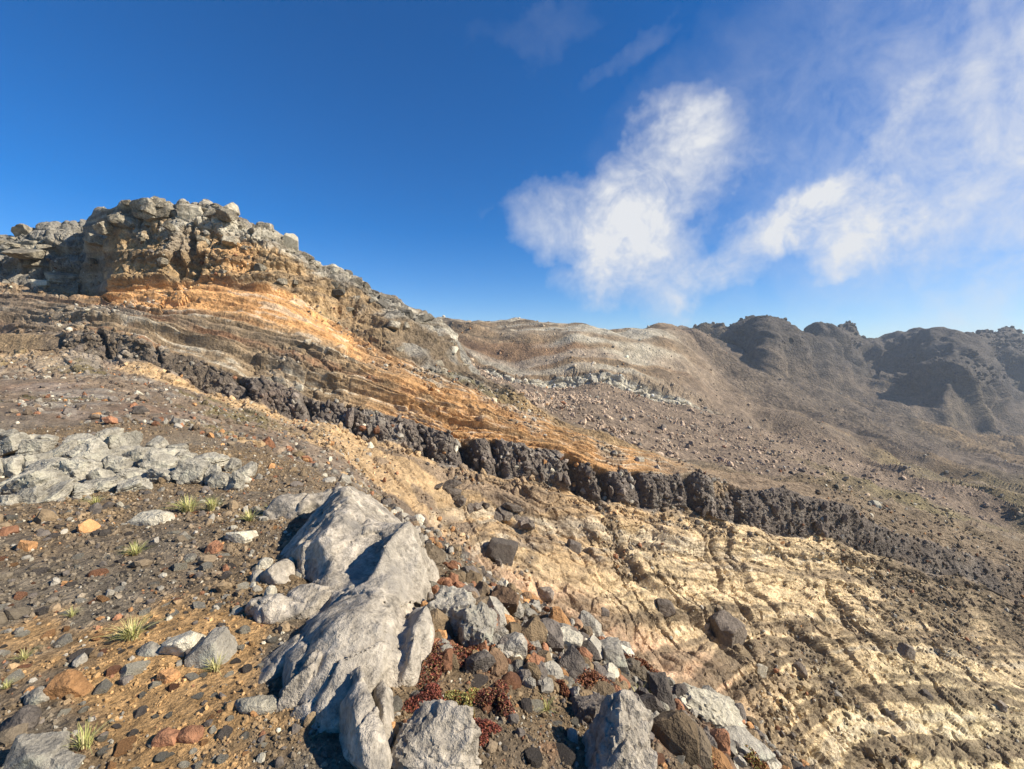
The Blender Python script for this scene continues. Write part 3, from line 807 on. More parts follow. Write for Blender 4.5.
def rubble(name, label, spots, sizes, colours, mat, sub=0, sink=.25, parent=None, variants=24):
    pos, nrm = spots[0], spots[1]
    n = len(pos)
    lib = []
    for v in range(variants):
        r = np.random.default_rng(900 + v)
        vv, ff = rock_verts(900 + v, sub, (1, r.uniform(.7, 1), r.uniform(.55, .85)), 9, .0)
        if sub == 0: vv = vv * r.uniform(.72, 1.1, (len(vv), 1)).astype(np.float32)
        lib.append(vv)
    lib = np.array(lib)
    vi = rng.integers(0, variants, n)
    rm = rot_mats(n)
    vv = np.einsum("nij,nkj->nki", rm, lib[vi]) * sizes[:, None, None] + (pos + nrm * (sizes * (1 - 2 * sink) * .5)[:, None])[:, None, :]
    nvv = vv.shape[1]
    ff = (ICO[sub][1][None] + (np.arange(n) * nvv)[:, None, None]).reshape(-1, 3)
    cc = np.repeat(colours, nvv, axis=0)
    me = raw_mesh(name, vv.reshape(-1, 3), ff, mat, cc, False)
    o = link(bpy.data.objects.new(name, me), parent)
    o["kind"] = "stuff"; o["label"] = label
    return o
def palette(n, cols, probs, jitter=.22):
    c = np.array(cols, np.float32)[rng.choice(len(cols), n, p=np.array(probs) / sum(probs))]
    return np.clip(c * (1 + rng.normal(0, jitter, (n, 1))), .015, .8).astype(np.float32)

M_PEB = rock_material("pebble_stone", 22, .3, .012)
M_RUB = rock_material("rubble_stone", 2.2, .35, .12)
fg_w = np.ones((NR, NC), np.float32) * (1 - .72 * smooth(och + .35 * n2, .4, .85)) * (.55 + .7 * smooth(n1, -.4, .4))
def local(sp, n, lo=.65, hi=1.35, others=(), share=0.0):
    """colours of the ground the stones broke from, with a share of strangers"""
    c = ALB[sp[2], sp[3]] * rng.uniform(lo, hi, (n, 1))
    if share > 0:
        o = palette(n, *others); m = rng.random(n) < share
        c[m] = o[m]
    return np.clip(c, .015, .8).astype(np.float32)
STR = ([G_GREY, G_DARK, G_PALE, G_RUST, G_OCH], [.36, .34, .12, .12, .06])
def pebbly(name, label, n, med, sg, lo, hi, share, sub, world, wt=fg_w):
    sp = pick(n, .95, 3.25, -60, 860, wt, world)
    sz = np.clip(rng.lognormal(math.log(med), sg, n), lo, hi) * np.clip(np.linalg.norm(sp[0], axis=1) / 3.0, .75, 1.8)
    return rubble(name, label, sp, sz.astype(np.float32), local(sp, n, .65, 1.35, STR, share), M_PEB, sub, .38)
pebbly("pebbles", "brown and grey pebbles strewn over the foreground soil", 34000, .0088, .45, .004, .028, .2, 0, .3)
pebbly("small_stones", "small broken stones among the foreground pebbles", 800, .026, .35, .015, .055, .6, 1, .35)
ones = np.ones((NR, NC), np.float32)
def slope_rubble(name, label, n, tl, th, pl, ph, weight, smed, smin, smax, share, sub=0, world=.5, tone=(.6, 1.3)):
    sp = pick(n, tl, th, pl, ph, weight, world)
    sz = np.clip(rng.lognormal(math.log(smed), .5, n), smin, smax).astype(np.float32)
    return rubble(name, label, sp, sz, local(sp, n, *tone, STR, share), M_RUB, sub)
slope_rubble("lip_rubble", "grey rubble along the lip of the foreground slope", 5200, 1.7, 3.5, 380, 860, .3 + smooth(n1 + .5 * n2, -.2, .4), .04, .015, .17, .7, 1)
slope_rubble("left_slope_rubble", "small grey stones on the slope below the lava at left", 3600, 3.1, 5.9, -60, 400, .3 + smooth(n1, -.3, .4), .075, .03, .3, .5)
slope_rubble("wall_rubble", "broken stones caught on the pale tuff wall", 3000, 4.6, 5.95, 400, 1060, smooth(n1 + .5 * n2 + .5 * GUL, .05, .7), .13, .05, .5, .25)
slope_rubble("upper_slope_rubble", "loose stones on the bedded slope above the lava", 3400, 7.0, 9.6, -40, 1060, smooth(n1 + .4 * n2, -.2, .6), .13, .05, .5, .35)
slope_rubble("lava_clinker", "dark clinker fragments crumbling from the lava band", 2600, 5.85, 7.05, 60, 1060, ones, .17, .06, .5, .15)
slope_rubble("scree_boulders", "pinkish grey boulders strewn down the crater scree", 9000, 10.9, 13.2, 430, 1060, .15 + smooth(n1 + .5 * n2 + (800 - PX) / 500, .0, .9), .36, .12, 1.3, .12, 0, .6, (1.1, 2.8))
crag_w = smooth(n1 + .6 * n2, -.3, .5) * (.25 + smooth(TT, 17.5, 17.95))
slope_rubble("rim_crags", "dark jagged crags along the distant crater rim", 800, 17.15, 18.03, 690, 1060, crag_w, 1.9, 0.8, 4.0, .0, 1, .5, (.75, 1.3))
slope_rubble("far_boulders", "scattered boulders on the crater floor and far wall", 1500, 13.2, 16.5, 440, 1060, ones, .5, .25, 1.3, .1, 0, .5, (1.0, 2.4))

# ------------------------------------------------------------------ blocks that make up the cliffs (parts of the setting)
sp = pick(215, 6.08, 6.95, 62, 900, 1 - .5 * smooth(PX, 780, 900), .6)
for k in range(215):
    me = rock_mesh("clinker_block", S_CLINK, k % 9, 2, "clinker")
    s_ = float(np.clip(random.lognormvariate(math.log(.32), .4), .16, .7))
    put("clinker_block", me, Vector(sp[0][k].astype(float)) - Vector(sp[1][k].astype(float)) * s_ * .72, (s_ * U(.7, 1), s_ * U(.7, 1), s_ * U(.8, 1.3)), (U(-.3, .3), U(-.3, .3), U(0, 6.3)), LAVA)
def cap_blocks(n, tl, th, pl, ph, mat, smed, style, weight=None, sink=.5):
    sp = pick(n, tl, th, pl, ph, weight, .5)
    for k in range(n):
        me = rock_mesh("rock_block", mat, k % 10, 3, style)
        s_ = float(np.clip(random.lognormvariate(math.log(smed), .35), .4 * smed, 2.4 * smed))
        put("rock_block", me, Vector(sp[0][k].astype(float)) - Vector(sp[1][k].astype(float)) * s_ * sink, s_, (U(-.4, .4), U(-.4, .4), U(0, 6.3)), CAP)
cap_blocks(85, 9.62, 9.98, 104, 318, S_BLOCK, .8, "angular")
cap_blocks(18, 9.1, 9.6, 100, 320, S_BLOCK, .6, "angular")
cap_blocks(24, 9.2, 9.95, -40, 56, S_BLOCK, 1.2, "slab")
cap_blocks(34, 9.5, 10.02, 330, 440, S_BLOCKD, 1.0, "angular")
cap_blocks(26, 9.1, 9.8, 340, 500, S_BLOCK, .8, "angular")
o = put("rock_block", rock_mesh("rock_block", S_PALE, 4, 3, "angular"), at(291, 244, 56.8), (1.4, 1.3, 2.0), (.3, .2, .5), CAP)
# ------------------------------------------------------------------ the big pale outcrop underfoot
def thing(name, label, cat, loc, group=None):
    o = link(bpy.data.objects.new(name, None)); o.location = loc; o.empty_display_size = .2
    return tag(o, label, cat, group)
def rock_part(root, name, seed, px, py, d, axes, rot, mat, sub=4, label=None, **kw):
    v, f = rock_verts(seed, sub, axes, **kw)
    me = raw_mesh(name, v, f, mat, None, True)
    me.set_sharp_from_angle(angle=math.radians(26))
    o = link(bpy.data.objects.new(name, me), root)
    o.location = at(px, py, d) - Vector(root.location); o.rotation_euler = [math.radians(a) for a in rot]
    if label: o["label"] = label
    return o
base, _ = on_ground(350, 640)
OUT = thing("grey_outcrop", "large pale grey outcrop of smooth rock in the centre foreground", "outcrop", base)
sm = dict(facets=16, soft=.13, rough=.10, freq=1.5)
def surface_nets(f, org, h):
    """quads of the zero surface of a sampled field"""
    s = f < 0
    sh = [n - 1 for n in f.shape]
    off = [(a, b, c) for a in (0, 1) for b in (0, 1) for c in (0, 1)]
    cut = lambda A, o: A[o[0]:o[0] + sh[0], o[1]:o[1] + sh[1], o[2]:o[2] + sh[2]]
    cnt = sum(cut(s, o).astype(np.int8) for o in off)
    mask = (cnt > 0) & (cnt < 8)
    I = np.argwhere(mask)
    idx = np.full(mask.shape, -1, np.int64); idx[mask] = np.arange(len(I))
    acc = np.zeros((len(I), 3)); num = np.zeros(len(I))
    val = {o: f[I[:, 0] + o[0], I[:, 1] + o[1], I[:, 2] + o[2]] for o in off}
    for a in off:
        for ax in range(3):
            if a[ax] == 0:
                b = tuple(v + (1 if k == ax else 0) for k, v in enumerate(a))
                fa, fb = val[a], val[b]
                m = (fa < 0) != (fb < 0)
                t = np.where(m, fa / np.where(m, fa - fb, 1), 0)
                p = np.repeat(np.array(a, float)[None], len(I), 0); p[:, ax] += t
                acc += p * m[:, None]; num += m
    V = (I + acc / num[:, None]) * h + org
    Q_ = []
    for ax in range(3):
        u, v = (ax + 1) % 3, (ax + 2) % 3
        n0 = np.take(s, range(0, s.shape[ax] - 1), ax); n1_ = np.take(s, range(1, s.shape[ax]), ax)
        E = np.argwhere(n0 != n1_)
        E = E[(E[:, u] > 0) & (E[:, v] > 0) & (E[:, u] < sh[u]) & (E[:, v] < sh[v])]
        flip = n0[tuple(E.T)]
        du = np.eye(3, dtype=int)[u]; dv = np.eye(3, dtype=int)[v]
        g = lambda d_: idx[tuple((E + d_).T)]
        q = np.stack([g(-du - dv), g(-dv), g(0 * du), g(-du)], -1)
        q[~flip] = q[~flip][:, ::-1]
        Q_.append(q[(q >= 0).all(1)])
    return V, np.concatenate(Q_)
def net_rock(root, name, lobes, mat, h=.017, k=.035, rough=.03, pits=0, seed=0, groove=.03):
    """rock grown from blended ellipsoids (centre, semi-axes, heading, roll), grooved and pitted"""
    lo = np.min([np.array(c) - max(r) * 1.45 for c, r, *_ in lobes], 0); hi = np.max([np.array(c) + max(r) * 1.45 for c, r, *_ in lobes], 0)
    hi[2] = max(c[2] + r[2] * 1.45 for c, r, *_ in lobes) + .08; lo[2] = min(c[2] - r[2] * 1.45 for c, r, *_ in lobes) - .08
    ax = [np.arange(lo[i], hi[i] + h, h) for i in range(3)]
    G = np.stack(np.meshgrid(*ax, indexing="ij"), -1).astype(np.float32)
    acc = None
    for li, (c, r, hd, rl) in enumerate(lobes):
        m = np.array((Matrix.Rotation(math.radians(hd), 3, "Z") @ Matrix.Rotation(math.radians(rl), 3, "Y")), np.float32)
        q = (G - np.array(c, np.float32)) @ m / np.array(r, np.float32)
        rr_ = np.random.default_rng(1000 + li * 13 + seed * 7)
        nn_ = rr_.normal(size=(11, 3)); nn_ /= np.linalg.norm(nn_, axis=1, keepdims=True)
        of_ = rr_.uniform(.62, .92, 11)
        lr = np.sqrt((q ** 2).sum(-1) + 1e-9)
        l = np.maximum(lr * .88, (q @ (nn_ / of_[:, None]).T.astype(np.float32)).max(-1))
        d = (l - 1) * lr / (np.sqrt(((q / np.array(r, np.float32)) ** 2).sum(-1)) + 1e-6)
        e = np.exp(-d / k * 1.0)
        acc = e if acc is None else acc + e
    d = -k * np.log(np.maximum(acc, 1e-30))
    m = np.abs(d) < .16
    p = G[m]
    nz = fbm(p * 1.6 + seed, 5, 111) * rough * 1.5 + ridged(np.stack([p[:, 0] * 5 + .6 * p[:, 1], p[:, 1] * 1.3, p[:, 2] * 2.2], -1) + seed, 3, 113) * groove * -.8
    c1, c2, ci = cells(p * np.array([3.2, 1.8, 2.6], np.float32) + .35 * np.stack([fbm(p * 3, 2, 114), fbm(p * 3, 2, 115), fbm(p * 3, 2, 116)], -1) + seed, 117)
    nz = nz + (ci - .5) * groove * 1.6 + (1 - np.minimum(c2 - c1, .045) / .045) * groove * 1.3
    nz = nz + fbm(p * 11 + seed, 4, 118) * rough * .42
    e1, e2, ei = cells(p * np.array([9, 4, 7], np.float32) + seed, 120)
    nz = nz + (ei - .5) * groove * .55
    e1, e2, ei = cells(p * 9 + seed, 119)
    nz = nz + np.maximum(0, .32 - e1) * (ei > .8) * rough * 2.2
    d[m] += nz
    V, Fq = surface_nets(d, lo, h)
    me = raw_mesh(name, V - np.array(root.location), Fq, mat, None, True)
    return link(bpy.data.objects.new(name, me), root)
net_rock(OUT, "boulder_body", [((-1.50, 4.05, -1.72), (.62, .88, .42), 12, -10), ((-.86, 2.88, -1.82), (.36, .86, .46), 4, -16), ((-1.08, 3.45, -1.76), (.46, .56, .42), 0, -10),
         ((-.76, 3.30, -1.84), (.19, .50, .54), -6, 0), ((-1.30, 3.08, -1.72), (.34, .28, .19), 10, 0), ((-1.06, 2.86, -1.76), (.22, .36, .20), -8, -12), ((-.58, 2.50, -1.84), (.13, .40, .36), 0, 0)], S_OUT, groove=.022, seed=2)
net_rock(OUT, "back_slab", [((-2.0, 4.85, -1.60), (.42, .2, .22), 8, -8), ((-2.3, 4.7, -1.62), (.2, .2, .16), 0, 0)], S_OUT, seed=4)
net_rock(OUT, "slab", [((-1.146, 2.43, -1.60), (.13, .25, .09), -34, 0)], S_OUT, .010, seed=7, rough=.02, groove=.012, k=.03)
net_rock(OUT, "slab", [((-.94, 2.21, -1.58), (.13, .24, .11), -38, 0), ((-.76, 2.16, -1.58), (.10, .14, .12), 0, 0), ((-.67, 1.95, -1.57), (.10, .30, .13), 30, 0)], S_OUT, .010, seed=9, rough=.022, groove=.014, k=.035)
net_rock(OUT, "sliver", [((-.60, 2.06, -1.60), (.07, .21, .13), 22, 0)], S_OUT, .009, seed=12, rough=.016, groove=.01, k=.02)
net_rock(OUT, "block", [((-1.37, 2.90, -1.60), (.20, .12, .10), 24, 0), ((-1.52, 2.82, -1.6), (.09, .08, .08), 0, 0)], S_OUT, .010, seed=15, rough=.025, groove=.014, k=.04)
net_rock(OUT, "nub", [((-1.70, 3.30, -1.60), (.09, .13, .11), 10, 0)], S_OUT, .012, seed=18, rough=.02, groove=.012, k=.03)

# ------------------------------------------------------------------ the layered outcrop at left
base, _ = on_ground(110, 480)
LEFT = thing("layered_outcrop", "low pale grey layered outcrop at the left edge", "outcrop", base)
for k, (px, py, wpx, hpx, tilt, dd) in enumerate([
    (30, 487, 70, 26, -24, .2), (60, 480, 74, 30, -30, .1), (88, 468, 70, 26, -30, .0), (108, 452, 52, 26, -18, -.2), (78, 452, 50, 20, -26, -.3),
    (50, 462, 50, 22, -28, -.2), (22, 447, 42, 18, -4, -.5), (8, 470, 34, 24, -20, .1), (5, 440, 24, 16, 0, -.6), (95, 440, 46, 16, -8, -.5),
    (128, 470, 50, 26, -12, .1), (150, 460, 56, 22, 6, -.1), (175, 470, 58, 26, 10, .0), (150, 480, 54, 18, 4, .3), (196, 459, 44, 14, 12, -.3),
    (118, 488, 46, 18, -10, .3), (70, 497, 66, 16, -14, .4), (20, 500, 44, 18, -14, .4), (205, 478, 26, 20, 10, .1), (228, 480, 30, 22, 20, .1),
    (240, 470, 26, 14, 16, -.1), (168, 448, 40, 12, 10, -.4), (40, 440, 26, 12, -6, -.6), (112, 478, 36, 22, -32, .2)]):
    for part in range(2):
        ox = (-.26 if part == 0 else .27) * wpx; oy = math.sin(math.radians(tilt)) * ox * .6 + U(-3, 3)
        g, _ = on_ground(px + ox, py + oy + hpx * .3)
        d = max(4.0, g.y + dd * .4)
        wm, hm = wpx / F_PX * d * U(.27, .37), hpx / F_PX * d * U(.5, .72)
        rock_part(LEFT, "slab", 60 + k * 2 + part, px + ox, py + oy, d, (wm, wm * U(.7, 1.1), hm), (U(-20, 20), tilt + U(-12, 12), U(-30, 30)), S_LEFT, 4 if wpx > 40 else 3, facets=8, soft=0, rough=.07, crack=.05, freq=2.4, layers=.06)

# ------------------------------------------------------------------ boulders that can be told apart
MATS = dict(grey=S_GREY, dark=S_DARK, pale=S_PALE, rust=S_RUST, ochre=S_OCH, mid=S_MID)
def boulder(name, label, px, py, wpx, hpx, mat, seed, rot=(0, 0, 0), style="angular", sub=4, lift=.18, cat="boulder", group=None, tmin=.3, depth=.8):
    g, n = on_ground(px, py + hpx * .38, tmin)
    d = g.y
    w, h = wpx / F_PX * d / 2 * 1.08, hpx / F_PX * d / 2 * 1.15
    kw = dict(angular=dict(facets=9, soft=0, rough=.06), round=dict(facets=14, soft=.08, rough=.09), craggy=dict(facets=8, soft=.008, rough=.13, freq=2.2, crack=.07))[style]
    v, f = rock_verts(seed, sub, (w, (w + h) / 2 * depth, h), **kw)
    me = raw_mesh(name, v, f, MATS[mat] if isinstance(mat, str) else mat, None, True)
    me.set_sharp_from_angle(angle=math.radians(24))
    o = link(bpy.data.objects.new(name, me))
    o.location = g + Vector((0, 0, h * lift)); o.rotation_euler = [math.radians(a) for a in rot]
    return tag(o, label, cat, group)
B = [
 ("boulder", "large pitted grey boulder at the bottom edge right of the big outcrop", 440, 744, 88, 62, S_OUT, 101, (0, 14, 0), "craggy"),
 ("boulder", "tall pointed boulder with pale sunlit face near the bottom centre", 612, 738, 66, 84, S_OUT, 102, (0, 24, 0), "craggy"),
 ("boulder", "dark spiky boulder leaning behind the tall pointed one", 588, 705, 34, 40, "dark", 103, (0, 20, 0), "craggy"),
 ("boulder", "mottled grey boulder right of the outcrop's upper column", 448, 602, 50, 56, "grey", 104, (0, 20, 0), "craggy"),
 ("boulder", "upright grey boulder above the red shrubs", 476, 622, 34, 50, "grey", 105, (0, 22, 0), "craggy"),
 ("boulder", "knobbly grey boulder just behind the big outcrop", 404, 541, 40, 36, S_OUT, 106, (0, 20, 0), "craggy"),
 ("boulder", "dark boulder on the lip above the mottled one", 500, 548, 32, 28, "dark", 107, (0, 15, 0), "angular"),
 ("boulder", "small dark boulder on the lip right of the knobbly one", 468, 573, 28, 24, "dark", 108, (0, 10, 0), "angular"),
 ("boulder", "grey boulder in the row of three along the lip, its left one", 532, 628, 30, 26, "grey", 109, (0, 10, 0), "angular"),
 ("boulder", "pale faced boulder in the row of three along the lip, its middle one", 562, 637, 34, 30, "pale", 110, (0, 20, 0), "angular"),
 ("boulder", "grey boulder in the row of three along the lip, its right one", 612, 652, 34, 30, "grey", 111, (0, 12, 0), "angular"),
 ("boulder", "broad pale boulder half buried near the lower right lip", 702, 702, 62, 34, "pale", 112, (0, 26, 0), "craggy"),
 ("boulder", "flat grey boulder on the lip at lower right", 742, 742, 56, 26, "grey", 113, (0, 24, 0), "angular"),
 ("stone", "bright orange stone near the bottom left", 68, 686, 32, 24, "ochre", 120, (0, -12, 0), "angular"),
 ("stone", "square brownish grey stone right of the low grass tuft", 206, 648, 44, 34, "grey", 121, (0, -24, 10), "angular"),
 ("stone", "pale wedge shaped stone beside the square brownish one", 180, 641, 38, 22, "pale", 122, (0, -20, 0), "angular"),
 ("stone", "flat greenish grey stone left of the wedge shaped one", 150, 647, 26, 14, "grey", 123, (0, 0, 0), "round"),
 ("stone", "long flat pale slab below the layered outcrop", 150, 517, 40, 16, "pale", 124, (0, -6, 0), "angular"),
 ("stone", "flat pale slab between the grass and the big outcrop", 240, 534, 30, 16, "pale", 125, (0, 6, 0), "angular"),
 ("stone", "long low slab casting a shadow left of the outcrop's foot", 258, 701, 46, 18, "pale", 126, (0, 4, 0), "round"),
 ("stone", "broad grey slab in the bottom left corner", 36, 752, 58, 34, "grey", 127, (0, -8, 0), "angular"),
 ("stone", "flat grey slab at the bottom edge beside the corner slab", 62, 766, 36, 18, "grey", 128, (0, 4, 0), "angular"),
 ("stone", "rust coloured stone with a dark hollow beside it near the bottom", 166, 736, 22, 18, "rust", 129, (0, 0, 0), "angular"),
 ("stone", "rounded brown stone touching the rust coloured one", 189, 731, 26, 20, "rust", 130, (0, 0, 0), "round"),
 ("stone", "rounded grey stone left of the orange one", 40, 694, 26, 20, "grey", 131, (0, 0, 0), "round"),
 ("stone", "dark brown stone below the rounded grey one at left", 22, 716, 34, 28, "dark", 132, (0, 0, 0), "round"),
 ("stone", "small yellow stone between the orange stone and the outcrop", 168, 676, 18, 14, "ochre", 133, (0, 0, 0), "angular"),
 ("stone", "upright pale stone left of the outcrop's side block", 270, 594, 15, 24, "pale", 134, (0, 0, 0), "round"),
 ("stone", "pale elongated stone left of the dome of the outcrop", 265, 563, 14, 20, "pale", 135, (0, 24, 0), "round"),
 ("stone", "rust red stone above the ochre soil patch", 214, 547, 16, 14, "rust", 136, (0, 0, 0), "angular"),
 ("stone", "rounded grey stone above the ochre soil patch", 190, 556, 14, 12, "grey", 137, (0, 0, 0), "round"),
 ("stone", "orange tinted stone at the left edge above the ochre soil", 26, 546, 16, 14, "ochre", 138, (0, 0, 0), "angular"),
]
for nm, lb, px, py, w, h, mt, sd, rt, st in B:
    boulder(nm, lb, px, py, w, h, mt, sd, rt, st, 4, cat=nm)
for lb, px, py, w, h, mt, sd, rt in [
 ("large dark grey boulder standing out on the pale tuff wall", 727, 624, 40, 34, "mid", 201, (0, 22, 20)),
 ("dark boulder in a hollow high on the tan wall below the lava", 573, 544, 17, 15, "dark", 202, (0, 20, 0)),
 ("grey boulder left of the large dark one on the wall", 664, 606, 20, 15, "mid", 203, (0, 20, 0)),
 ("small dark stone on the pink tan slope below the wall", 603, 611, 9, 8, "dark", 204, (0, 0, 0)),
 ("dark boulder with a pale side low on the wall at right", 905, 649, 15, 14, "mid", 205, (0, 30, 0)),
 ("dark flat boulder in the yellow wall near the bottom right", 925, 693, 13, 9, "dark", 206, (0, 30, 0)),
 ("small dark boulder below the flat one in the yellow wall", 890, 713, 12, 9, "dark", 207, (0, 30, 0)),
 ("purplish boulder at the right edge of the yellow wall", 1000, 706, 10, 10, "mid", 208, (0, 20, 0)),
 ("grey boulder low on the wall above the lower right lip", 795, 668, 13, 10, "mid", 209, (0, 20, 0)),
 ("pale boulder low on the wall beside a rill", 757, 668, 13, 11, "pale", 210, (0, 30, 0)),
 ("brown boulder on the tan slope left of the wall", 545, 591, 18, 13, "mid", 211, (0, 10, 0)),
 ("white boulder alone on the dark slope at right below the crater floor", 873, 503, 12, 9, "pale", 212, (0, 20, 0)),
 ("pale boulder on the orange bed just above the lava band", 640, 459, 9, 6, "pale", 213, (0, 0, 0)),
 ("pale boulder under the crest left of the crater wall", 449, 348, 8, 8, "pale", 214, (0, 0, 0)),
 ("white boulder perched on the slope below the summit cliff", 300, 388, 9, 6, "pale", 215, (0, 0, 0)),
 ("pale grey boulder in the shaded hollow beside the summit buttress", 40, 281, 16, 10, "pale", 216, (0, 0, 0))]:
    boulder("boulder", lb, px, py, w, h, mt, sd, rt, "angular", 3, tmin=3.3)
# dark ledge of blocks sticking out of the tan slope
base, _ = on_ground(490, 508, 3.6)
LEDGE = thing("rock_ledge", "dark broken ledge jutting from the tan slope below the lava", "ledge", base)
for k in range(16):
    px, py = 438 + k * 6.4 + U(-4, 4), 492 + k * 1.9 + U(-7, 7)
    g, _ = on_ground(px, py, 3.6)
    s_ = U(.35, .75)
    o = put("rock_block", rock_mesh("rock_block", S_MID, k % 10, 3, "angular"), g - Vector(base), (s_ * 1.3, s_, s_ * .7), (U(-.3, .3), U(0, .5), U(0, 6)), LEDGE)

# ------------------------------------------------------------------ loose stones of the foreground, one by one
LANDM = [(350, 610, "the big outcrop"), (110, 470, "the layered outcrop"), (165, 605, "the ochre soil patch"), (465, 675, "the red shrubs"),
         (68, 686, "the orange stone"), (206, 648, "the square stone"), (85, 740, "the lowest grass tuft"), (612, 738, "the tall pointed boulder"),
         (440, 744, "the pitted bottom boulder"), (562, 637, "the row of three boulders"), (702, 702, "the half buried boulder"), (448, 602, "the mottled boulder"),
         (190, 730, "the rust coloured stone"), (150, 517, "the long pale slab"), (258, 701, "the low shadowed slab")]
used_spots = [(b[2], b[3], b[4]) for b in B]
def lip_y(px): return float(np.interp(px, [0, 100, 200, 300, 350, 400, 450, 500, 600, 660, 740, 800], [500, 505, 500, 480, 500, 525, 556, 592, 644, 688, 728, 769]))
placed = tries = 0
WORDS = dict(grey="grey", dark="dark", pale="pale", rust="rust brown", ochre="ochre")
seen = {}
while placed < 245 and tries < 9000:
    tries += 1
    if random.random() < .5:
        px, py = U(-10, 275), U(502, 775)
    else:
        px, py = U(395, 800), U(560, 775)
    if used_spots and random.random() < .55:             # stones gather in drifts
        a, b, c = random.choice(used_spots); px, py = a + random.gauss(0, 20), b + random.gauss(0, 14)
        if not (-10 < px < 275 or 395 < px < 800) or not 502 < py < 775: continue
    if py < lip_y(px) + 4: continue
    right = px > 390
    w = min(40, random.lognormvariate(math.log(14.5 if right else 10.5), .38)) * (.75 + .5 * (py - 480) / 290)
    if w < 6.5: continue
    if any((px - a) ** 2 + (py - b) ** 2 < ((w + c) * .48) ** 2 for a, b, c in used_spots): continue
    used_spots.append((px, py, w))
    mk = random.choices(["grey", "dark", "pale", "rust", "ochre"], [.5, .25, .12, .09, .04] if right else [.36, .3, .12, .15, .07])[0]
    st = random.choice(["angular", "angular", "round", "slab"])
    g, n = on_ground(px, py)
    s_ = w / F_PX * g.y / 2
    near = sorted(LANDM, key=lambda l: (l[0] - px) ** 2 + (l[1] - py) ** 2)[0]
    dx, dy = px - near[0], py - near[1]
    rel = ("right of" if dx > 0 else "left of") if abs(dx) > abs(dy) else ("in front of" if dy > 0 else "behind")
    dist = math.hypot(dx, dy)
    far_w = "close " if dist < 45 else ("well " if dist > 85 else "")
    size = "small" if w < 11 else ("large" if w > 19 else "fist sized")
    shape = dict(angular="angular", round="rounded", slab="flat")[st]
    o = put("stone", rock_mesh("stone", MATS[mk], placed % 12, 3, st), g - n * s_ * .06, (s_ * U(.9, 1.1), s_ * U(.9, 1.1), s_ * U(.85, 1.2)), (U(-.3, .3), U(-.3, .3), U(0, 6.3)))
    lb = f"{size} {shape} {WORDS[mk]} stone {far_w}{rel} {near[2]}"
    tag(o, lb, "stone", "loose stones on the foreground ground")
    placed += 1

same = {}
for o in list(scene.collection.objects):
    if o.get("group") == "loose stones on the foreground ground": same.setdefault(o["label"], []).append(o)
for lb, obs in same.items():
    obs.sort(key=lambda o: o.location.y)
    for o, w in zip(obs, {2: ("nearer of two", "farther of two"), 3: ("nearest of three", "middle one of three", "farthest of three"), 4: ("nearest of four", "second of four", "third of four", "farthest of four")}.get(len(obs), ())):
        o["label"] = lb + ", " + w
        if len(o["label"].split()) > 16: o["label"] = o["label"].replace("fist sized ", "").replace(" well ", " ").replace(" close ", " ")

# ------------------------------------------------------------------ grass tufts, red shrubs, moss
def plant_material(name, cols, transl=.25):
    m, nt, bs = new_mat(name)
    at_ = nd(nt, "ShaderNodeAttribute", attribute_name="alb")
    nt.links.new(at_.outputs["Color"], bs.inputs["Base Color"])
    bs.inputs["Roughness"].default_value = .7
    return m
M_GRASS = plant_material("dry_grass", None); M_LEAF = plant_material("red_leaves", None)
M_STEM = rock_material("twig_bark", 30, .3, .004, tint=tuple(lin(92, 66, 50)))
def tuft_mesh(seed, n, length, spread, cols):
    r = np.random.default_rng(seed)
    V, Fq, C = [], [], []
    for _ in range(n):
        az = r.uniform(0, 2 * math.pi); lean = r.uniform(.1, 1.25) * spread; L_ = length * r.uniform(.5, 1.1)
        b0 = np.array([math.cos(az), math.sin(az), 0]) * r.uniform(0, .22) * length
        out = np.array([math.cos(az + r.normal(0, .5)), math.sin(az + r.normal(0, .5)), 0])
        side = np.cross(out, [0, 0, 1]); wd = r.uniform(.008, .016) * length * 1.3
        pts = []
        for t in (0, .35, .7, 1):
            c = b0 + out * lean * L_ * t * (.4 + .6 * t) + np.array([0, 0, 1]) * L_ * (t - .45 * lean * t * t)
            pts.append((c, wd * (1 - t) ** .6))
        i0 = len(V); col = cols[r.integers(len(cols))] * r.uniform(.7, 1.25)
        for c, w_ in pts:
            V += [c - side * w_, c + side * w_]; C += [col, col]
        for k in range(3):
            a = i0 + 2 * k; Fq.append((a, a + 1, a + 3, a + 2))
    return np.array(V), np.array(Fq), np.clip(np.array(C), .01, .8)
GCOL = [lin(196, 186, 118), lin(176, 176, 104), lin(210, 196, 140), lin(150, 152, 84)]
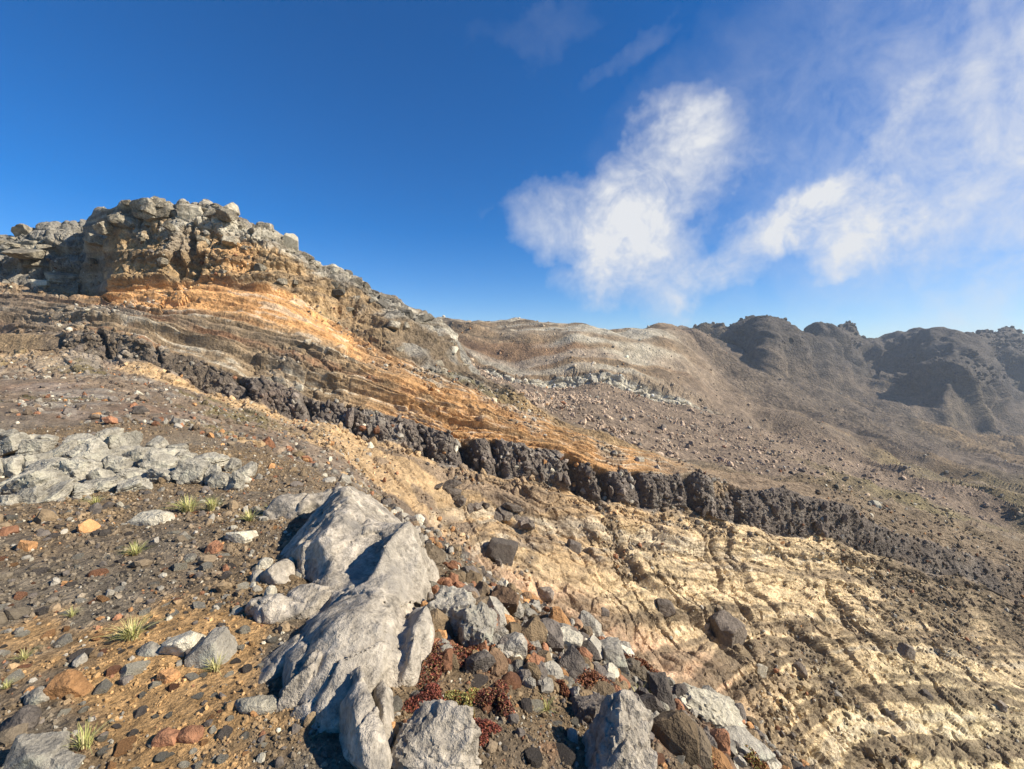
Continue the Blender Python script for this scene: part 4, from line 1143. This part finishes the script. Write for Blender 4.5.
for k, (px, py, wpx, lb) in enumerate([
    (84, 752, 40, "green yellow grass tuft near the bottom left corner"), (132, 640, 46, "wide pale grass tuft left of the wedge shaped stone"),
    (136, 556, 28, "bushy yellow grass tuft above the ochre soil"), (188, 513, 34, "yellow grass cushion below the layered outcrop"),
    (212, 512, 30, "second yellow cushion of grass right of the long pale slab"), (250, 522, 26, "pale grass tuft beside the flat slab behind the outcrop"),
    (215, 672, 26, "thin straggling grass tuft in front of the square stone"), (24, 660, 22, "small grass sprig left of the orange stone"),
    (95, 505, 22, "small green tuft at the foot of the layered outcrop"), (8, 690, 20, "dry grass sprig at the left edge of the picture"),
    (270, 512, 20, "tiny pale tuft left of the outcrop's back slab"), (72, 618, 18, "thin pale tuft left of the ochre soil"),
    (548, 712, 20, "dry grass tuft left of the dark spiky boulder"), (640, 700, 22, "yellow grass tuft right of the tall pointed boulder")]):
    g, n = on_ground(px, py)
    ln_ = wpx / F_PX * g.y * U(.5, .7)
    v, f, c = tuft_mesh(300 + k, 150 if k in (1, 2, 3, 4) else 80, ln_, 1.0, GCOL)
    root = thing("grass_tuft", lb, "grass tuft", g, "grass tufts among the stones")
    link(bpy.data.objects.new("blades", raw_mesh("blades", v, f, M_GRASS, c)), root)
    sv, sf = rock_verts(330 + k, 2, (ln_ * .24, ln_ * .24, ln_ * .10), facets=12, soft=.1)
    link(bpy.data.objects.new("root_clump", raw_mesh("root_clump", sv, sf, M_STEM, None)), root)

def shrub(name, label, px, py, wpx, hpx, n, cols, cat, seed, group=None, leaf=.0062):
    g, nn_ = on_ground(px, py)
    d = g.y
    n = int(n * 1.7)
    rx, ry, rz = wpx / F_PX * d / 2, hpx / F_PX * d * .8, .06 * (wpx / 60)
    r = np.random.default_rng(seed)
    V, Fq, C = [], [], []; SV, SF = [], []
    tang = Vector((1, 0, 0)); tang = (tang - nn_ * tang.dot(nn_)).normalized(); bit = nn_.cross(tang)
    tv, bv, nv = np.array(tang), np.array(bit), np.array(nn_)
    for k in range(n):
        a, q_ = r.uniform(0, 6.283), math.sqrt(r.random())
        lump = .6 + .4 * math.sin(3 * a + seed)
        c = tv * math.cos(a) * q_ * rx * lump + bv * math.sin(a) * q_ * ry * lump + nv * (rz * (1 - q_ * q_) * r.uniform(.35, 1.0) + .012)
        m = r.normal(size=3) + nv * 1.2; m /= np.linalg.norm(m)
        s1 = np.cross(m, r.normal(size=3)); s1 /= np.linalg.norm(s1); s2 = np.cross(m, s1)
        L_ = leaf * r.uniform(.7, 1.4) * d / 2.4
        i0 = len(V); col = cols[r.choice(len(cols))] * r.uniform(.6, 1.3)
        V += [c - s1 * L_, c + s2 * L_ * .5, c + s1 * L_, c - s2 * L_ * .5]; C += [col] * 4
        Fq.append((i0, i0 + 1, i0 + 2, i0 + 3))
        if k % 14 == 0:
            j0 = len(SV); b = tv * r.normal() * rx * .2 + bv * r.normal() * ry * .2
            sd = np.cross(c - b, nv); sd /= np.linalg.norm(sd) + 1e-9
            SV += [b - sd * .003, b + sd * .003, c + sd * .001, c - sd * .001, b + nv * .005]
            SF += [(j0, j0 + 1, j0 + 2, j0 + 3), (j0, j0 + 4, j0 + 2, j0 + 3), (j0 + 1, j0 + 4, j0 + 3, j0 + 2)]
    root = thing(name, label, cat, g, group)
    link(bpy.data.objects.new("leaves", raw_mesh("leaves", np.array(V), np.array(Fq), M_LEAF, np.clip(np.array(C), .01, .8), False)), root)
    link(bpy.data.objects.new("stems", raw_mesh("stems", np.array(SV), np.array(SF), M_STEM, None)), root)
RED = [lin(134, 72, 58), lin(110, 60, 50), lin(156, 96, 68), lin(92, 52, 44), lin(140, 114, 72), lin(124, 92, 68), lin(104, 78, 58)]
OLV = [lin(150, 142, 78), lin(120, 116, 66), lin(172, 160, 96), lin(140, 90, 56)]
G_SH = "low shrubs between the boulders"
shrub("red_shrub", "dark red low shrub hugging the right side of the big outcrop", 440, 662, 74, 62, 3000, RED, "shrub", 1, G_SH)
shrub("red_shrub", "orange red shrub below the upright grey boulder", 480, 650, 44, 30, 1300, RED + [lin(190, 110, 64)] * 2, "shrub", 2, G_SH)
shrub("red_shrub", "deep red shrub behind the pitted bottom boulder", 430, 706, 60, 34, 1500, RED[:4], "shrub", 3, G_SH)
shrub("red_shrub", "red shrub right of the olive cushion plant", 496, 704, 52, 40, 1800, RED, "shrub", 4, G_SH)
shrub("cushion_plant", "olive green cushion plant among the red shrubs", 464, 706, 44, 40, 1600, OLV, "cushion plant", 5, G_SH)
shrub("red_shrub", "dark red shrub in front of the red and olive plants", 480, 734, 50, 24, 1200, RED[:4], "shrub", 6, G_SH)
RUSTY = [lin(136, 84, 60), lin(116, 76, 56), lin(150, 104, 66), lin(104, 66, 50)]
for k, (px, py, w, h, lb, cols) in enumerate([(590, 690, 90, 30, "rusty brown mat of heath behind the dark spiky boulder", RUSTY), (680, 742, 80, 40, "rusty mat of heath at the bottom edge right of the pointed boulder", RUSTY),
        (640, 672, 70, 24, "brown mat of heath above the tall pointed boulder", RUSTY), (700, 765, 70, 30, "olive brown heath mat at the bottom edge", OLV + RUSTY), (560, 690, 34, 18, "small rusty heath patch left of the spiky boulder", RUSTY),
        (660, 700, 40, 20, "olive heath patch right of the pointed boulder", OLV), (750, 762, 60, 26, "mixed heath mat on the lip in the lower right", OLV + RUSTY), (520, 650, 46, 26, "brown heath patch below the left one of the three boulders", RUSTY)]):
    shrub("heath_mat", lb, px, py, w, h, 1500, cols, "heath mat", 20 + k, "heath mats on the lip", .0066)

# ------------------------------------------------------------------ the air of the crater
hz = bpy.data.meshes.new("haze")
x0, x1, y0, y1, z0, z1 = -4800, 4800, -40, 2300, -230, 140
vs = [(x, y, z) for x in (x0, x1) for y in (y0, y1) for z in (z0, z1)]
hz.from_pydata(vs, [], [(0, 1, 3, 2), (4, 6, 7, 5), (0, 4, 5, 1), (2, 3, 7, 6), (0, 2, 6, 4), (1, 5, 7, 3)])
hm = bpy.data.materials.new("haze"); hm.use_nodes = True
hm.node_tree.nodes.clear()
pv = hm.node_tree.nodes.new("ShaderNodeVolumePrincipled")
pv.inputs["Color"].default_value = (.80, .90, 1.0, 1)
pv.inputs["Density"].default_value = .00019
mo = hm.node_tree.nodes.new("ShaderNodeOutputMaterial")
hm.node_tree.links.new(pv.outputs[0], mo.inputs["Volume"])
hz.materials.append(hm)
ho = link(bpy.data.objects.new("haze", hz)); ho["kind"] = "stuff"; ho["label"] = "thin bluish haze over the far crater rim"
